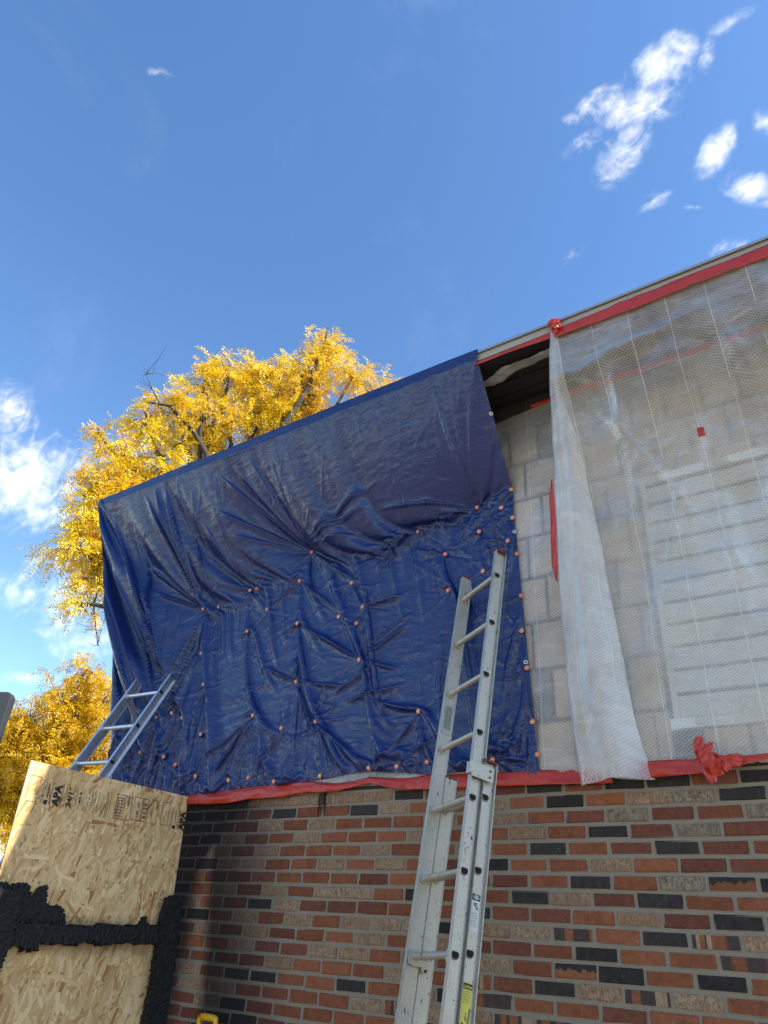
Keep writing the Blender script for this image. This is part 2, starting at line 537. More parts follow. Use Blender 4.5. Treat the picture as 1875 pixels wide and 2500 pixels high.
while z - BH / 2 < Z_SOF - 0.02:
    x = 1.9 + (BW / 2 if row % 2 else 0)
    while x < 5.4:
        h = min(z + BH / 2, Z_SOF) - (z - BH / 2)
        inside = x + BW / 2 > WX0 and x - BW / 2 < WX1 and z + BH / 2 > WZ0 and z - BH / 2 < WZ1
        xa, xb, za, zb_ = x - BW / 2, x + BW / 2, z - BH / 2, z + BH / 2
        if inside:
            if xa < WX0 - .02: xb = WX0
            elif za < WZ0 - .02: zb_ = WZ0
            elif zb_ > WZ1 + .02: za = WZ1
            elif xb > WX1 + .02: xa = WX1
            else: xa = xb
        zb_ = min(zb_, Z_SOF)
        if xb - xa > 0.01 and zb_ - za > 0.01:
            o = bpy.data.objects.new('block', bms[random.randrange(3)]); COL.objects.link(o)
            o.parent = upper; o.location = ((xa + xb) / 2, random.uniform(-.003, .002), (za + zb_) / 2)
            o.scale = ((xb - xa) / BW, 1, (zb_ - za) / BH)
        x += BW
    z += BH; row += 1
def _white(t, p):
    c = wpos(t)
    t.set(p.inputs['Base Color'], t.mix(t.noise(c, 6, 4, 0.6), (0.76, 0.755, 0.73, 1), (0.84, 0.835, 0.81, 1)))
m_white = M('white_vinyl', _white, rough=0.5)
win = child(empty('window', (WX0, 0, WZ0)))
win.location = (0, 0, 0); win.matrix_parent_inverse = Matrix.Translation(bldg.location).inverted()
fr = MB()
for a, b in (((WX0, -.012, WZ0), (WX1, .03, WZ0 + .05)), ((WX0, -.012, WZ1 - .05), (WX1, .03, WZ1)), ((WX0 + .02, -.004, WZ0 + .05), (WX0 + .05, .03, WZ1 - .05)), ((WX1 - .05, -.012, WZ0 + .05), (WX1, .03, WZ1 - .05))):
    fr.box(a, b)
f = fr.build('window_frame', m_white, win)
ns = 11
for k in range(ns):
    z0 = WZ0 + .055 + k * (WZ1 - WZ0 - .11) / ns
    MB().sweep([(-.002, 0), (.012, 0), (.020, .104), (.006, .104)], (WX0 + .052, 0, z0), (WX1 - .052, 0, z0), (0, 1, 0), (0, 0, 1)).build('slat', m_white, win)

def _soffit(t, p):
    c = wpos(t)
    x, y, z = t.sep(c)[:]
    n = t.noise(c, 3.5, 5, 0.6)
    g = t.noise(t.mapping(c, scale=(1.5, 30, 30)), 1.0, 4, 0.6)
    col = t.mix(g, (0.17, 0.125, 0.085, 1), (0.30, 0.23, 0.16, 1))
    burn = t.rng(t.math('ADD', x, t.math('MULTIPLY', t.math('SUBTRACT', n, 0.5), 1.2)), 2.7, 3.5, 1.0, 0.0)
    col = t.mix(t.math('MULTIPLY', burn, 0.97), col, (0.012, 0.011, 0.011, 1))
    t.set(p.inputs['Base Color'], col)
    bump(t, p, t.math('ADD', g, n), 0.5, 0.008)
m_soffit = M('scorched_soffit', _soffit, rough=0.85)
child(MB().box((-1.59, Y_EAVE + 0.03, Z_SOF), (9.3, 0.25, Z_SOF + 0.02)).build('soffit', m_soffit))
for y in (-0.36, -0.23, -0.1):
    child(MB().box((-1.55, y, Z_SOF - 0.018), (9.2, y + 0.035, Z_SOF - 0.001)).build('soffit_batten', m_soffit))
for x in (3.35, 4.25, 5.15):
    child(MB().box((x, -0.465, Z_SOF - 0.04), (x + 0.045, -0.002, Z_SOF - 0.019)).build('lookout', m_soffit))
def _fascia(t, p):
    c = wpos(t)
    n = t.noise(t.mapping(c, scale=(3, 40, 40)), 1, 4, 0.6)
    n2 = t.noise(c, 30, 4, 0.7)
    col = t.mix(n, (0.34, 0.30, 0.25, 1), (0.46, 0.42, 0.36, 1))
    col = t.mix(t.rng(n2, 0.55, 0.75), col, (0.22, 0.19, 0.16, 1))
    t.set(p.inputs['Base Color'], col)
m_fascia = M('grey_fascia', _fascia, rough=0.6)
child(MB().box((-1.61, Y_EAVE, Z_SOF - 0.004), (9.3, Y_EAVE + 0.028, Z_EAVE - 0.004)).build('fascia', m_fascia))
m_drip = M('drip_edge_metal', None, (0.55, 0.54, 0.52), 0.35, 0.7)
child(MB().sweep([(-.018, -.014), (-.014, -.016), (-.012, 0.0), (.12, .036), (.12, .040), (-.016, .004)], (-1.63, Y_EAVE, Z_EAVE), (9.32, Y_EAVE, Z_EAVE), (0, 1, 0), (0, 0, 1)).build('drip_edge', m_drip))
def _roof(t, p):
    c = wpos(t)
    n = t.noise(c, 60, 3, 0.6)
    t.set(p.inputs['Base Color'], t.mix(n, (0.06, 0.055, 0.05, 1), (0.14, 0.125, 0.11, 1)))
m_roof = M('roof_shingle', _roof, rough=0.95)
sl = math.tan(R(17))
yr, ye = 3.2, Y_EAVE + 0.002
zr = Z_EAVE + 0.005 + (yr - ye) * sl
rf = MB()
rf.sweep([(ye, Z_EAVE - 0.003), (ye, Z_EAVE + 0.006), (yr, zr), (2 * yr - ye, Z_EAVE + 0.006), (2 * yr - ye, Z_EAVE - 0.003), (yr, zr - 0.02)], (-1.62, 0, 0), (9.31, 0, 0), (0, 1, 0), (0, 0, 1))
child(rf.build('roof', m_roof))
# gable end and back walls
gw = MB()
gw.sweep([(0.252, 0), (6.4, 0), (6.4, Z_SOF), (3.2, Z_SOF + 2.9 * sl), (0.252, Z_SOF)], (X_WALL0, 0, 0), (X_WALL0 + 0.2, 0, 0), (0, 1, 0), (0, 0, 1))
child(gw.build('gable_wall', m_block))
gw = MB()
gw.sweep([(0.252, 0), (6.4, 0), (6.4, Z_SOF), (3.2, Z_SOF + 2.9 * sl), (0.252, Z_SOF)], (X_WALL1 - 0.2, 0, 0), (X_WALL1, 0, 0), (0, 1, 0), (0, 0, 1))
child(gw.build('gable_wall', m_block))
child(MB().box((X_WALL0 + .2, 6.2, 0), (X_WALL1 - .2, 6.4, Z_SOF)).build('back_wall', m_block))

# ------------------------------------------------------------------ blue tarp (relaxed cloth)
PINS = [(2.328, 4.21), (2.251, 4.096), (2.327, 4.0), (2.094, 3.956), (2.291, 3.84), (2.347, 3.736), (1.627, 4.08), (2.081, 4.146), (1.846, 3.85), (2.119, 3.664), (1.88, 3.577), (2.365, 3.449), (2.362, 3.225), (2.383, 3.002), (2.402, 2.701), (2.421, 2.528), (2.167, 2.52), (1.695, 2.827), (1.758, 2.535), (1.55, 2.525), (1.36, 2.527), (0.99, 2.503), (0.621, 2.489), (0.384, 2.526), (0.205, 2.52), (-0.125, 2.564), (-0.356, 2.657), (-0.484, 2.717), (-0.154, 2.855), (-0.353, 2.987), (-0.51, 3.043), (-0.663, 3.024), (-0.499, 3.215), (-0.192, 3.221), (-0.305, 3.486), (-0.918, 2.813), (-0.799, 2.777), (-0.252, 3.881), (-0.385, 3.874), (0.086, 3.954), (0.158, 3.954), (0.321, 3.74), (0.142, 3.598), (0.603, 3.921), (0.679, 4.153), (0.644, 3.569), (0.995, 3.568), (1.166, 3.483), (1.221, 3.587), (1.088, 3.807), (1.231, 3.21), (0.698, 3.136), (0.342, 2.942), (0.615, 2.829), (0.913, 2.844)]
ZK_X = [-1.62, -1.2, -0.9, -0.4, 0.1, 0.6, 0.68, 1.2, 1.63, 2.08, 2.34, 2.45]
ZK_Z = [3.05, 3.05, 3.3, 3.87, 3.95, 4.02, 4.15, 4.02, 4.08, 4.146, 4.21, 4.22]
BOT_X = [-1.4, -0.9, -0.195, 0.082, 0.31, 0.631, 0.885, 0.995, 1.187, 1.312, 1.572, 1.798, 2.146, 2.291, 2.43]
BOT_Z = [2.50, 2.46, 2.44, 2.435, 2.465, 2.465, 2.478, 2.485, 2.505, 2.512, 2.492, 2.465, 2.478, 2.435, 2.388]
YT, ZT = -0.522, 5.046
YW = -0.016
def tarp_maps(n, m):
    """material coordinates and taut start positions for an n x m grid"""
    r = np.linspace(0, 1, n)[:, None] * np.ones((1, m))
    c = np.ones((n, 1)) * np.linspace(0, 1, m)[None, :]
    u_top = -1.63 + c * (2.375 + 1.63)
    right = np.interp(r, [0, .12, .45, 1], [2.335, 2.335, 2.335, 2.425])
    left = np.interp(r, [0, .06, .75, 1], [-1.63, -1.63, -1.19, -1.19])
    x = left + c * (right - left)
    um = u_top - 0.16 * r * np.clip((0.30 - c) / 0.30, 0, 1)        # spare width on the left
    zk = np.interp(x, ZK_X, ZK_Z)
    DR = 0.086
    lk = DR + np.hypot(ZT - DR - zk, YW - YT)
    zb = np.interp(x, BOT_X, BOT_Z)
    tb = lk + zk - zb
    tm = -0.14 + r * (tb + 0.14)
    f = np.clip((tm - DR) / (lk - DR), 0, 1)
    y = np.where(tm < 0, YT - tm * 0.96, np.where(tm < lk, YT + f * (YW - YT), YW))
    z = np.where(tm < 0, ZT - tm * 0.29 - 0.004, np.where(tm < DR, ZT - tm, np.where(tm < lk, ZT - DR + f * (zk - ZT + DR), zk - (tm - lk))))
    P = np.stack([x, y, z], -1)
    Mt = np.stack([um, tm], -1)
    return P, Mt

def smooth_noise(n, m, fx, fy, seed):
    r = np.random.default_rng(seed)
    a = r.normal(size=(fx + 3, fy + 3))
    xi = np.linspace(0, fx, n); yj = np.linspace(0, fy, m)
    def cub(t): return t * t * (3 - 2 * t)
    i = np.minimum(xi.astype(int), fx); j = np.minimum(yj.astype(int), fy)
    di = cub(xi - i)[:, None]; dj = cub(yj - j)[None, :]
    return ((1 - di) * (1 - dj) * a[i][:, j] + di * (1 - dj) * a[i + 1][:, j] + (1 - di) * dj * a[i][:, j + 1] + di * dj * a[i + 1][:, j + 1])
PIN_JIT = RNG.normal(0, 0.013, (len(PINS), 2))
for k_, (px_, pz_) in enumerate(PINS):
    if px_ > 2.24 or pz_ < 2.6: PIN_JIT[k_] *= 0.15
_r = np.random.default_rng(8)
TIGHT = [(x_ + _r.normal(0, .02), float(np.interp(x_, ZK_X, ZK_Z)) - abs(_r.normal(0, .045)), YW - 0.004 - abs(_r.normal(0, .012))) for x_ in np.arange(-0.32, 2.33, 0.125)]
def solve_tarp():
    levels = [(46, 62, 300), (91, 123, 170), (181, 245, 90)]
    BEND = (0.05, 0.03, 0.03)
    Pprev = None
    for lv, (n, m, steps) in enumerate(levels):
        P0, Mt = tarp_maps(n, m)
        if Pprev is None:
            P = P0.copy()
            P[..., 1] -= RNG.random((n, m)) * 0.012
        else:
            a, b = Pprev.shape[:2]
            fi = np.linspace(0, a - 1, n); fj = np.linspace(0, b - 1, m)
            i0 = np.clip(fi.astype(int), 0, a - 2); j0 = np.clip(fj.astype(int), 0, b - 2)
            di = (fi - i0)[:, None, None]; dj = (fj - j0)[None, :, None]
            P = ((1 - di) * (1 - dj) * Pprev[i0][:, j0] + di * (1 - dj) * Pprev[i0 + 1][:, j0] + (1 - di) * dj * Pprev[i0][:, j0 + 1] + di * dj * Pprev[i0 + 1][:, j0 + 1])
            P[..., 1] -= RNG.random((n, m)) * 0.0025
        tm = Mt[..., 1]
        slack_u = 1.003 + 0.006 * np.clip((tm - 0.9) / 0.6, 0, 1)
        slack_t = 0.994 + 0.010 * np.clip((tm - 0.9) / 0.5, 0, 1)
        Mu = np.stack([Mt[..., 0], Mt[..., 1]], -1)
        w = np.ones((n, m, 1))
        tgt = []
        # eave rows, left edge and pins
        eave = tm <= 0.012
        w[eave] = 0
        P[eave] = P0[eave]
        led = np.zeros((n, m), bool); led[:, 0] = True
        led[:, -1] = True
        led[-1, :] = True
        w[led] = 0; P[led] = P0[led]
        P0f = P0.reshape(-1, 3)
        for (px, pz), (ja, jb) in zip(PINS, PIN_JIT):
            d = (P0[..., 0] - px - ja) ** 2 + (P0[..., 2] - pz - jb) ** 2
            d[tm < 0.3] = 9
            i, j = np.unravel_index(np.argmin(d), d.shape)
            w[i, j] = 0; P[i, j] = (px, YW, pz)
        for (px, pz, py) in TIGHT:            # drawn against the wall between the upper nails
            d = (P0[..., 0] - px) ** 2 + (P0[..., 2] - pz) ** 2
            d[tm < 0.3] = 9
            i, j = np.unravel_index(np.argmin(d), d.shape)
            if w[i, j] > 0:
                w[i, j] = 0; P[i, j] = (px, py, pz)
        def con(ai, aj, bi, bj, sl):
            A = Mu[ai, aj]; B = Mu[bi, bj]
            return np.linalg.norm(A - B, axis=-1)[..., None] * sl[ai, aj][..., None]
        s = slice
        C_ = []
        for k in (0, 1):
            C_.append((s(None), s(k, -1, 2), s(None), s(k + 1, None, 2), slack_u, 1.0))
            C_.append((s(k, -1, 2), s(None), s(k + 1, None, 2), s(None), slack_t, 1.0))
        sd = (slack_u + slack_t) / 2
        for k in (0, 1):
            C_.append((s(k, -1, 2), s(None, -1), s(k + 1, None, 2), s(1, None), sd, 0.55))
            C_.append((s(k, -1, 2), s(1, None), s(k + 1, None, 2), s(None, -1), sd, 0.55))
        for k in range(4):
            C_.append((s(None), s(k, -2, 4), s(None), s(k + 2, None, 4), slack_u, BEND[lv]))
            C_.append((s(k, -2, 4), s(None), s(k + 2, None, 4), s(None), slack_t, BEND[lv]))
        pre = []
        for ai, aj, bi, bj, sl, kk in C_:
            A = Mu[ai, aj]; B = Mu[bi, bj]
            q = (min(A.shape[0], B.shape[0]), min(A.shape[1], B.shape[1]))
            A = A[:q[0], :q[1]]; B = B[:q[0], :q[1]]
            L = np.linalg.norm(A - B, axis=-1)[..., None] * sl[ai, aj][:q[0], :q[1]][..., None]
            wa = w[ai, aj][:q[0], :q[1]]; wb = w[bi, bj][:q[0], :q[1]]
            ws = np.maximum(wa + wb, 1e-6)
            pre.append((ai, aj, bi, bj, q, L, wa / ws * kk, wb / ws * kk))
        V = np.zeros_like(P)
        dt_g = 0.00035 / (2 ** lv)
        for st in range(steps):
            V *= 0.93
            old = P.copy()
            P = P + (V + np.array([0, 0.00003, -dt_g])) * w
            for it in range(5):
                for ai, aj, bi, bj, q, L, fa, fb in pre:
                    A = P[ai, aj][:q[0], :q[1]]; B = P[bi, bj][:q[0], :q[1]]
                    d = B - A
                    l = np.linalg.norm(d, axis=-1, keepdims=True) + 1e-9
                    cor = d * ((l - L) / l)
                    A += cor * fa
                    B -= cor * fb
            hit = (P[..., 1] > YW) & (tm > 0.02)
            P[..., 1] = np.where(hit, YW, P[..., 1])
            fas = (P[..., 2] > 4.952) & (tm > 0.0) & (P[..., 1] > -0.516)
            P[..., 1] = np.where(fas, -0.516, P[..., 1])
            V = P - old
            V = np.clip(V, -0.02, 0.02)
        Pprev = P
    # finer grid, sharp tension folds, crinkle
    n, m = 361, 489
    P0, Mt = tarp_maps(n, m)
    a, b = Pprev.shape[:2]
    fi = np.linspace(0, a - 1, n); fj = np.linspace(0, b - 1, m)
    i0 = np.clip(fi.astype(int), 0, a - 2); j0 = np.clip(fj.astype(int), 0, b - 2)
    di = (fi - i0)[:, None, None]; dj = (fj - j0)[None, :, None]
    P = ((1 - di) * (1 - dj) * Pprev[i0][:, j0] + di * (1 - dj) * Pprev[i0 + 1][:, j0] + (1 - di) * dj * Pprev[i0][:, j0 + 1] + di * dj * Pprev[i0 + 1][:, j0 + 1])
    X, Z = P[..., 0], P[..., 2]
    D = np.zeros((n, m))
    def fold(x0, z0, x1, z1, w, h, t0=0.25, t1=0.35):
        d = np.array((x1 - x0, z1 - z0)); L = np.hypot(*d); d /= L
        s_ = ((X - x0) * d[0] + (Z - z0) * d[1]) / L
        q = (X - x0) * -d[1] + (Z - z0) * d[0]
        ww = w * (0.20 + 0.50 * np.clip(s_, 0, 1))
        e = np.clip(s_ / t0, 0, 1) * np.clip((1 - s_) / t1, 0, 1)
        e = e * e * (3 - 2 * e)
        sgn = 1 if (int(abs(x1 * 977 + z1 * 571)) % 2) else -1
        ww = np.where(q * sgn > 0, ww * 0.45, ww * 1.5)
        return h * e * np.exp(-(np.abs(q) / ww) ** 1.05)
    for f_ in FOLDS:
        D += (1.9 if f_[2] < -0.45 and f_[3] > 4.0 else 1.2 if f_[3] > 4.1 else 1.7) * fold(*f_)
    rr = np.random.default_rng(4)
    for (px, pz) in PINS:                     # short pulls round every nail
        k = rr.integers(5, 9)
        a0 = rr.uniform(0, 6.28)
        for q in range(k):
            a_ = a0 + q * 6.283 / k + rr.normal(0, .35)
            ln = rr.uniform(.10, .36)
            D += fold(px, pz, px + math.cos(a_) * ln, pz + math.sin(a_) * ln, rr.uniform(.008, .015), rr.uniform(.006, .016) * rr.choice((1, 1, -.6)), .3, .6)
    for _ in range(170):                      # loose crinkles, mostly level, some slanting
        x0_ = rr.uniform(-1.1, 2.3); z0_ = rr.uniform(2.5, 4.15); a_ = rr.normal(0.12, .55); ln = rr.uniform(.06, .30)
        D += fold(x0_, z0_, x0_ + math.cos(a_) * ln, z0_ + math.sin(a_) * ln, rr.uniform(.012, .028), rr.uniform(.003, .011), .5, .5)
    for _ in range(46):                       # faint drawn lines on the hanging part
        x0_ = rr.uniform(-1.4, 2.2); z0_ = rr.uniform(4.2, 4.6); a_ = rr.normal(1.75, .45); ln = rr.uniform(.2, .6)
        D += fold(x0_, z0_, x0_ + math.cos(a_) * ln, z0_ + math.sin(a_) * ln, rr.uniform(.012, .024), rr.uniform(.003, .008), .5, .5)
    def ridged(fx, fy, sd): return 1 - np.abs(smooth_noise(n, m, fx, fy, sd))
    D += 0.0014 * ridged(44, 26, 70) + 0.0009 * ridged(95, 46, 71) + 0.0004 * smooth_noise(n, m, 150, 110, 72)
    tmf = Mt[..., 1]
    D *= np.clip(tmf / 0.10, 0, 1) * (0.2 + 0.8 * np.clip((1 - np.linspace(0, 1, n)[:, None]) / 0.03, 0, 1))
    for (px, pz) in PINS:
        D *= 1 - np.exp(-((X - px) ** 2 + (Z - pz) ** 2) / 0.012 ** 2)
    P[..., 1] -= D
    P[..., 1] = np.where((tmf > .02) & (P[..., 1] > YW + .004), YW + .004, P[..., 1])
    return P, Mt
# long folds: from x,z to x,z (start narrow at the nail), width, height
FOLDS = [(.679, 4.153, -.12, 4.90, .030, .030), (.679, 4.153, .05, 4.93, .026, .026), (.679, 4.153, .25, 4.95, .03, .022), (.679, 4.153, -.18, 4.60, .03, .026), (.679, 4.153, -.02, 4.36, .025, .02), (.679, 4.153, .48, 4.9, .025, .012), (.679, 4.153, .15, 4.72, .014, -.012),
 (.679, 4.153, 1.45, 4.42, .022, .03), (.679, 4.153, 1.35, 4.28, .020, .022), (.679, 4.153, 1.25, 4.12, .022, .02), (.679, 4.153, 1.09, 3.82, .018, .022), (.603, 3.921, .33, 3.76, .018, .018), (.603, 3.921, 1.0, 3.6, .02, .02), (.644, 3.569, 1.2, 3.23, .022, .026), (1.088, 3.807, 1.22, 3.55, .02, .02),
 (2.081, 4.146, 1.70, 4.20, .018, .022), (2.081, 4.146, 1.20, 3.98, .025, .034), (2.081, 4.146, 1.05, 3.93, .02, -.02), (2.081, 4.146, 1.35, 4.25, .02, .02), (2.081, 4.146, 1.98, 4.95, .022, .016), (2.081, 4.146, 2.12, 4.95, .02, .018), (2.081, 4.146, 2.24, 4.8, .02, .012), (2.081, 4.146, 2.3, 4.2, .016, .014), (2.081, 4.146, 1.95, 3.9, .016, .012), (2.081, 4.146, 2.05, 3.8, .015, .012),
 (-.385, 3.874, -.98, 4.95, .030, .034), (-.385, 3.874, -.86, 4.97, .026, .036), (-.385, 3.874, -.72, 4.97, .028, .034), (-.252, 3.881, -.58, 4.95, .026, .026), (-.252, 3.881, -.40, 4.9, .03, .02), (-.385, 3.874, -1.05, 4.35, .025, .024), (-.385, 3.874, -.95, 4.1, .02, .024), (.086, 3.954, -.30, 4.55, .02, .02), (.086, 3.954, -.18, 4.7, .022, .018), (.086, 3.954, -.35, 4.3, .018, .018),
 (-.385, 3.874, -.55, 2.8, .028, .04), (-.43, 3.85, -.62, 3.0, .02, .03), (-.38, 3.6, -.46, 2.75, .02, .035),
 (-.60, 3.30, -1.45, 4.85, .032, .038), (-.62, 3.30, -1.30, 4.9, .028, .03), (-.66, 3.26, -1.52, 4.6, .028, .034), (-.70, 3.24, -1.12, 4.75, .03, .034), (-.9, 3.25, -1.55, 4.5, .026, .03), (-.95, 3.2, -1.45, 4.2, .026, .03), (-.75, 3.2, -1.2, 4.1, .026, .03), (-.62, 3.3, -.75, 4.0, .02, .028), (-.55, 3.3, -.62, 3.9, .018, .024),
 (-.60, 3.25, -.75, 2.65, .026, .03), (-.8, 3.1, -.95, 2.55, .03, .034), (-1.0, 3.2, -1.08, 2.6, .03, .03), (-.66, 3.02, -.45, 2.6, .024, .034),
 (.342, 2.942, .02, 2.5, .024, .03), (.342, 2.942, .15, 2.55, .02, .028), (.342, 2.942, .30, 2.52, .018, .02), (.342, 2.942, -.12, 2.62, .02, .026), (.615, 2.829, .45, 2.5, .02, .022), (.698, 3.136, .35, 3.3, .02, .02), (.698, 3.136, .66, 3.35, .018, .026), (.698, 3.136, 1.15, 3.05, .022, .022), (.698, 3.136, .95, 2.7, .024, .024), (.913, 2.844, 1.25, 2.6, .022, .022), (.913, 2.844, 1.1, 2.52, .02, .02), (.913, 2.844, .95, 3.1, .018, .02), (1.231, 3.21, 1.22, 3.48, .016, .02), (1.231, 3.21, 1.6, 3.42, .022, .02), (1.231, 3.21, .8, 3.5, .022, .022), (1.231, 3.21, 1.55, 3.1, .022, .016), (1.2, 3.6, 1.55, 3.63, .022, .026), (1.25, 3.3, 1.62, 3.5, .02, .016), (1.1, 2.95, 1.6, 3.02, .026, .022), (1.0, 3.0, 1.4, 3.2, .024, .02),
 (1.695, 2.827, 1.45, 2.55, .02, .022), (1.695, 2.827, 1.3, 2.95, .022, .016), (1.55, 2.525, 1.85, 2.7, .02, .02), (1.36, 2.527, 1.52, 2.62, .02, .02), (2.167, 2.52, 2.35, 2.62, .018, .02), (2.167, 2.52, 2.38, 2.5, .018, .018), (2.167, 2.52, 2.28, 2.8, .02, .018), (2.29, 3.84, 2.1, 3.9, .014, .016), (2.29, 3.84, 2.14, 3.8, .014, .012), (1.846, 3.85, 1.6, 3.95, .018, .014), (1.627, 4.08, 1.25, 3.86, .02, .02)]

def _tarp(t, p):
    u = t.n('ShaderNodeUVMap', uv_map='metres').outputs[0]
    c = wpos(t)
    ux, uy, _ = t.sep(u)[:]
    # folded-package creases
    def crease(v, per, ofs):
        fr = t.math('FRACT', t.math('ADD', t.math('DIVIDE', v, per), ofs))
        return t.rng(t.math('ABSOLUTE', t.math('SUBTRACT', fr, 0.5)), 0.0, 0.012, 1.0, 0.0)
    cr = t.math('MAXIMUM', crease(ux, 0.47, 0.13), crease(uy, 0.39, 0.31))
    cr = t.math('MULTIPLY', cr, t.rng(t.noise(c, 2.5, 2, 0.5), 0.4, 0.6))
    n1 = t.noise(t.mapping(u, scale=(9, 16, 1)), 1.0, 5, 0.62, 0.8)
    n2 = t.noise(t.mapping(u, scale=(35, 75, 1)), 1.0, 4, 0.65, 0.5)
    ridg = t.math('ABSOLUTE', t.math('SUBTRACT', t.noise(t.mapping(u, rot=(0, 0, 0.3), scale=(6, 11, 1)), 1.0, 3, 0.6, 1.6), 0.5))
    weave = t.math('MULTIPLY', t.math('ADD', t.math('SINE', t.math('MULTIPLY', ux, 900)), t.math('SINE', t.math('MULTIPLY', uy, 900))), 0.02)
    wv = t.vmath('ADD', u, t.vmath('SCALE', t.n('ShaderNodeTexNoise', ins={'Vector': u, 'Scale': 6.0, 'Detail': 3.0}).outputs['Color'], None))
    wv.node.inputs[1].links[0].from_node.inputs['Scale'].default_value = 0.10
    fac = t.math('ADD', t.voro(t.mapping(wv, scale=(7, 12, 1)), 1.0), t.math('MULTIPLY', t.voro(t.mapping(wv, rot=(0, 0, .5), scale=(20, 34, 1)), 1.0), 0.38))
    h = t.math('ADD', t.math('MULTIPLY', n1, 0.25), t.math('MULTIPLY', n2, 0.20))
    h = t.math('ADD', h, t.math('MULTIPLY', fac, 0.22))
    h = t.math('ADD', h, t.math('MULTIPLY', t.rng(ridg, 0.0, 0.05, 0.35, 0.0), 1.0))
    h = t.math('ADD', h, t.math('MULTIPLY', cr, 0.5))
    h = t.math('ADD', h, weave)
    low = t.rng(uy, 0.85, 1.15, 0.45, 1.0)
    bump(t, p, t.math('MULTIPLY', h, low), 0.40, 0.010)
    col = t.mix(t.noise(c, 1.6, 4, 0.6), (0.0042, 0.0175, 0.100, 1), (0.0058, 0.0245, 0.136, 1))
    t.set(p.inputs['Base Color'], col)
    t.set(p.inputs['Roughness'], t.rng(n2, 0.2, 0.8, 0.17, 0.30, False))
m_tarp = M('blue_poly_tarp', _tarp, rough=0.3, spec=0.62)
TP, TM = solve_tarp()
n, m = TP.shape[:2]
me = mesh_np('blue_tarp', TP.reshape(-1, 3), grid_faces(n, m)[:, ::-1])
uv_layer(me, TM.reshape(-1, 2))
tarp = new_obj('blue_tarp', me, None, m_tarp, True)
tag(tarp, 'large wrinkled blue tarp draped from the eave and nailed to the wall', 'tarp')
def tarp_at(x, z):
    d = (TP[..., 0] - x) ** 2 + (TP[..., 2] - z) ** 2
    i, j = np.unravel_index(np.argmin(d), d.shape)
    i = min(max(i, 1), n - 2); j = min(max(j, 1), m - 2)
    a = TP[i, j + 1] - TP[i, j - 1]; b = TP[i + 1, j] - TP[i - 1, j]
    nn = np.cross(a, b); nn /= np.linalg.norm(nn) + 1e-9
    if nn[1] > 0: nn = -nn
    return TP[i, j], nn
def ring_mesh(name, r0, r1, h, seg=14):
    mb = MB()
    pr = [(r0, 0), (r1, 0), (r1, h * .6), (r1 - h * .4, h), (r0 + h * .4, h), (r0, h * .6)]
    v = []; f = []
    k = len(pr)
    for s_ in range(seg):
        a = 2 * math.pi * s_ / seg
        v += [(q * math.cos(a), q * math.sin(a), z) for q, z in pr]
    for s_ in range(seg):
        for q in range(k):
            f.append((s_ * k + q, ((s_ + 1) % seg) * k + q, ((s_ + 1) % seg) * k + (q + 1) % k, s_ * k + (q + 1) % k))
    return mesh_py(name, v, f)
m_brass = M('grommet_metal', None, (0.72, 0.72, 0.68), 0.25, 0.9)
m_hollow_shade = M('hollow_shade', None, (0.012, 0.012, 0.012), 0.9)  # near-black colour painted as shade inside the ladder rungs
for gx, gz in ((2.345, 4.645), (2.338, 3.90), (2.375, 3.03)):
    pt, nn = tarp_at(gx, gz)
    me = ring_mesh('grommet', 0.006, 0.0135, 0.004); me.materials.append(m_brass)
    o = new_obj('grommet', me, tarp, None, True)
    o.location = Vector(pt) + Vector(nn) * 0.001
    o.rotation_euler = Vector(nn).to_track_quat('Z', 'Y').to_euler()
# cap nails
def _cap(t, p):
    t.set(p.inputs['Base Color'], t.mix(t.n('ShaderNodeObjectInfo').outputs['Random'], (0.72, 0.16, 0.07, 1), (0.82, 0.30, 0.16, 1)))
m_cap = M('orange_red_plastic', _cap, rough=0.4)
m_nail = M('nail_steel', None, (0.75, 0.7, 0.62), 0.3, 0.85)
mb = MB()
v = []; prf = [(0.015, 0), (0.015, .0015), (.013, .003), (.0095, .0022), (.0072, .004), (0.0, .0042)]
sg = 14
me_cap = None
vv = []; ff = []
for s_ in range(sg):
    a = 2 * math.pi * s_ / sg
    vv += [(q * math.cos(a), q * math.sin(a), z) for q, z in prf[:-1]]
kk = len(prf) - 1
for s_ in range(sg):
    for q in range(kk - 1):
        ff.append((s_ * kk + q, ((s_ + 1) % sg) * kk + q, ((s_ + 1) % sg) * kk + q + 1, s_ * kk + q + 1))
ff.append(tuple(s_ * kk + kk - 1 for s_ in range(sg)))
me_cap = mesh_py('cap_nail', vv, ff); me_cap.materials.append(m_cap)
me_head = ring_mesh('nail_head', 0.0008, 0.0042, 0.0016, 10); me_head.materials.append(m_nail)
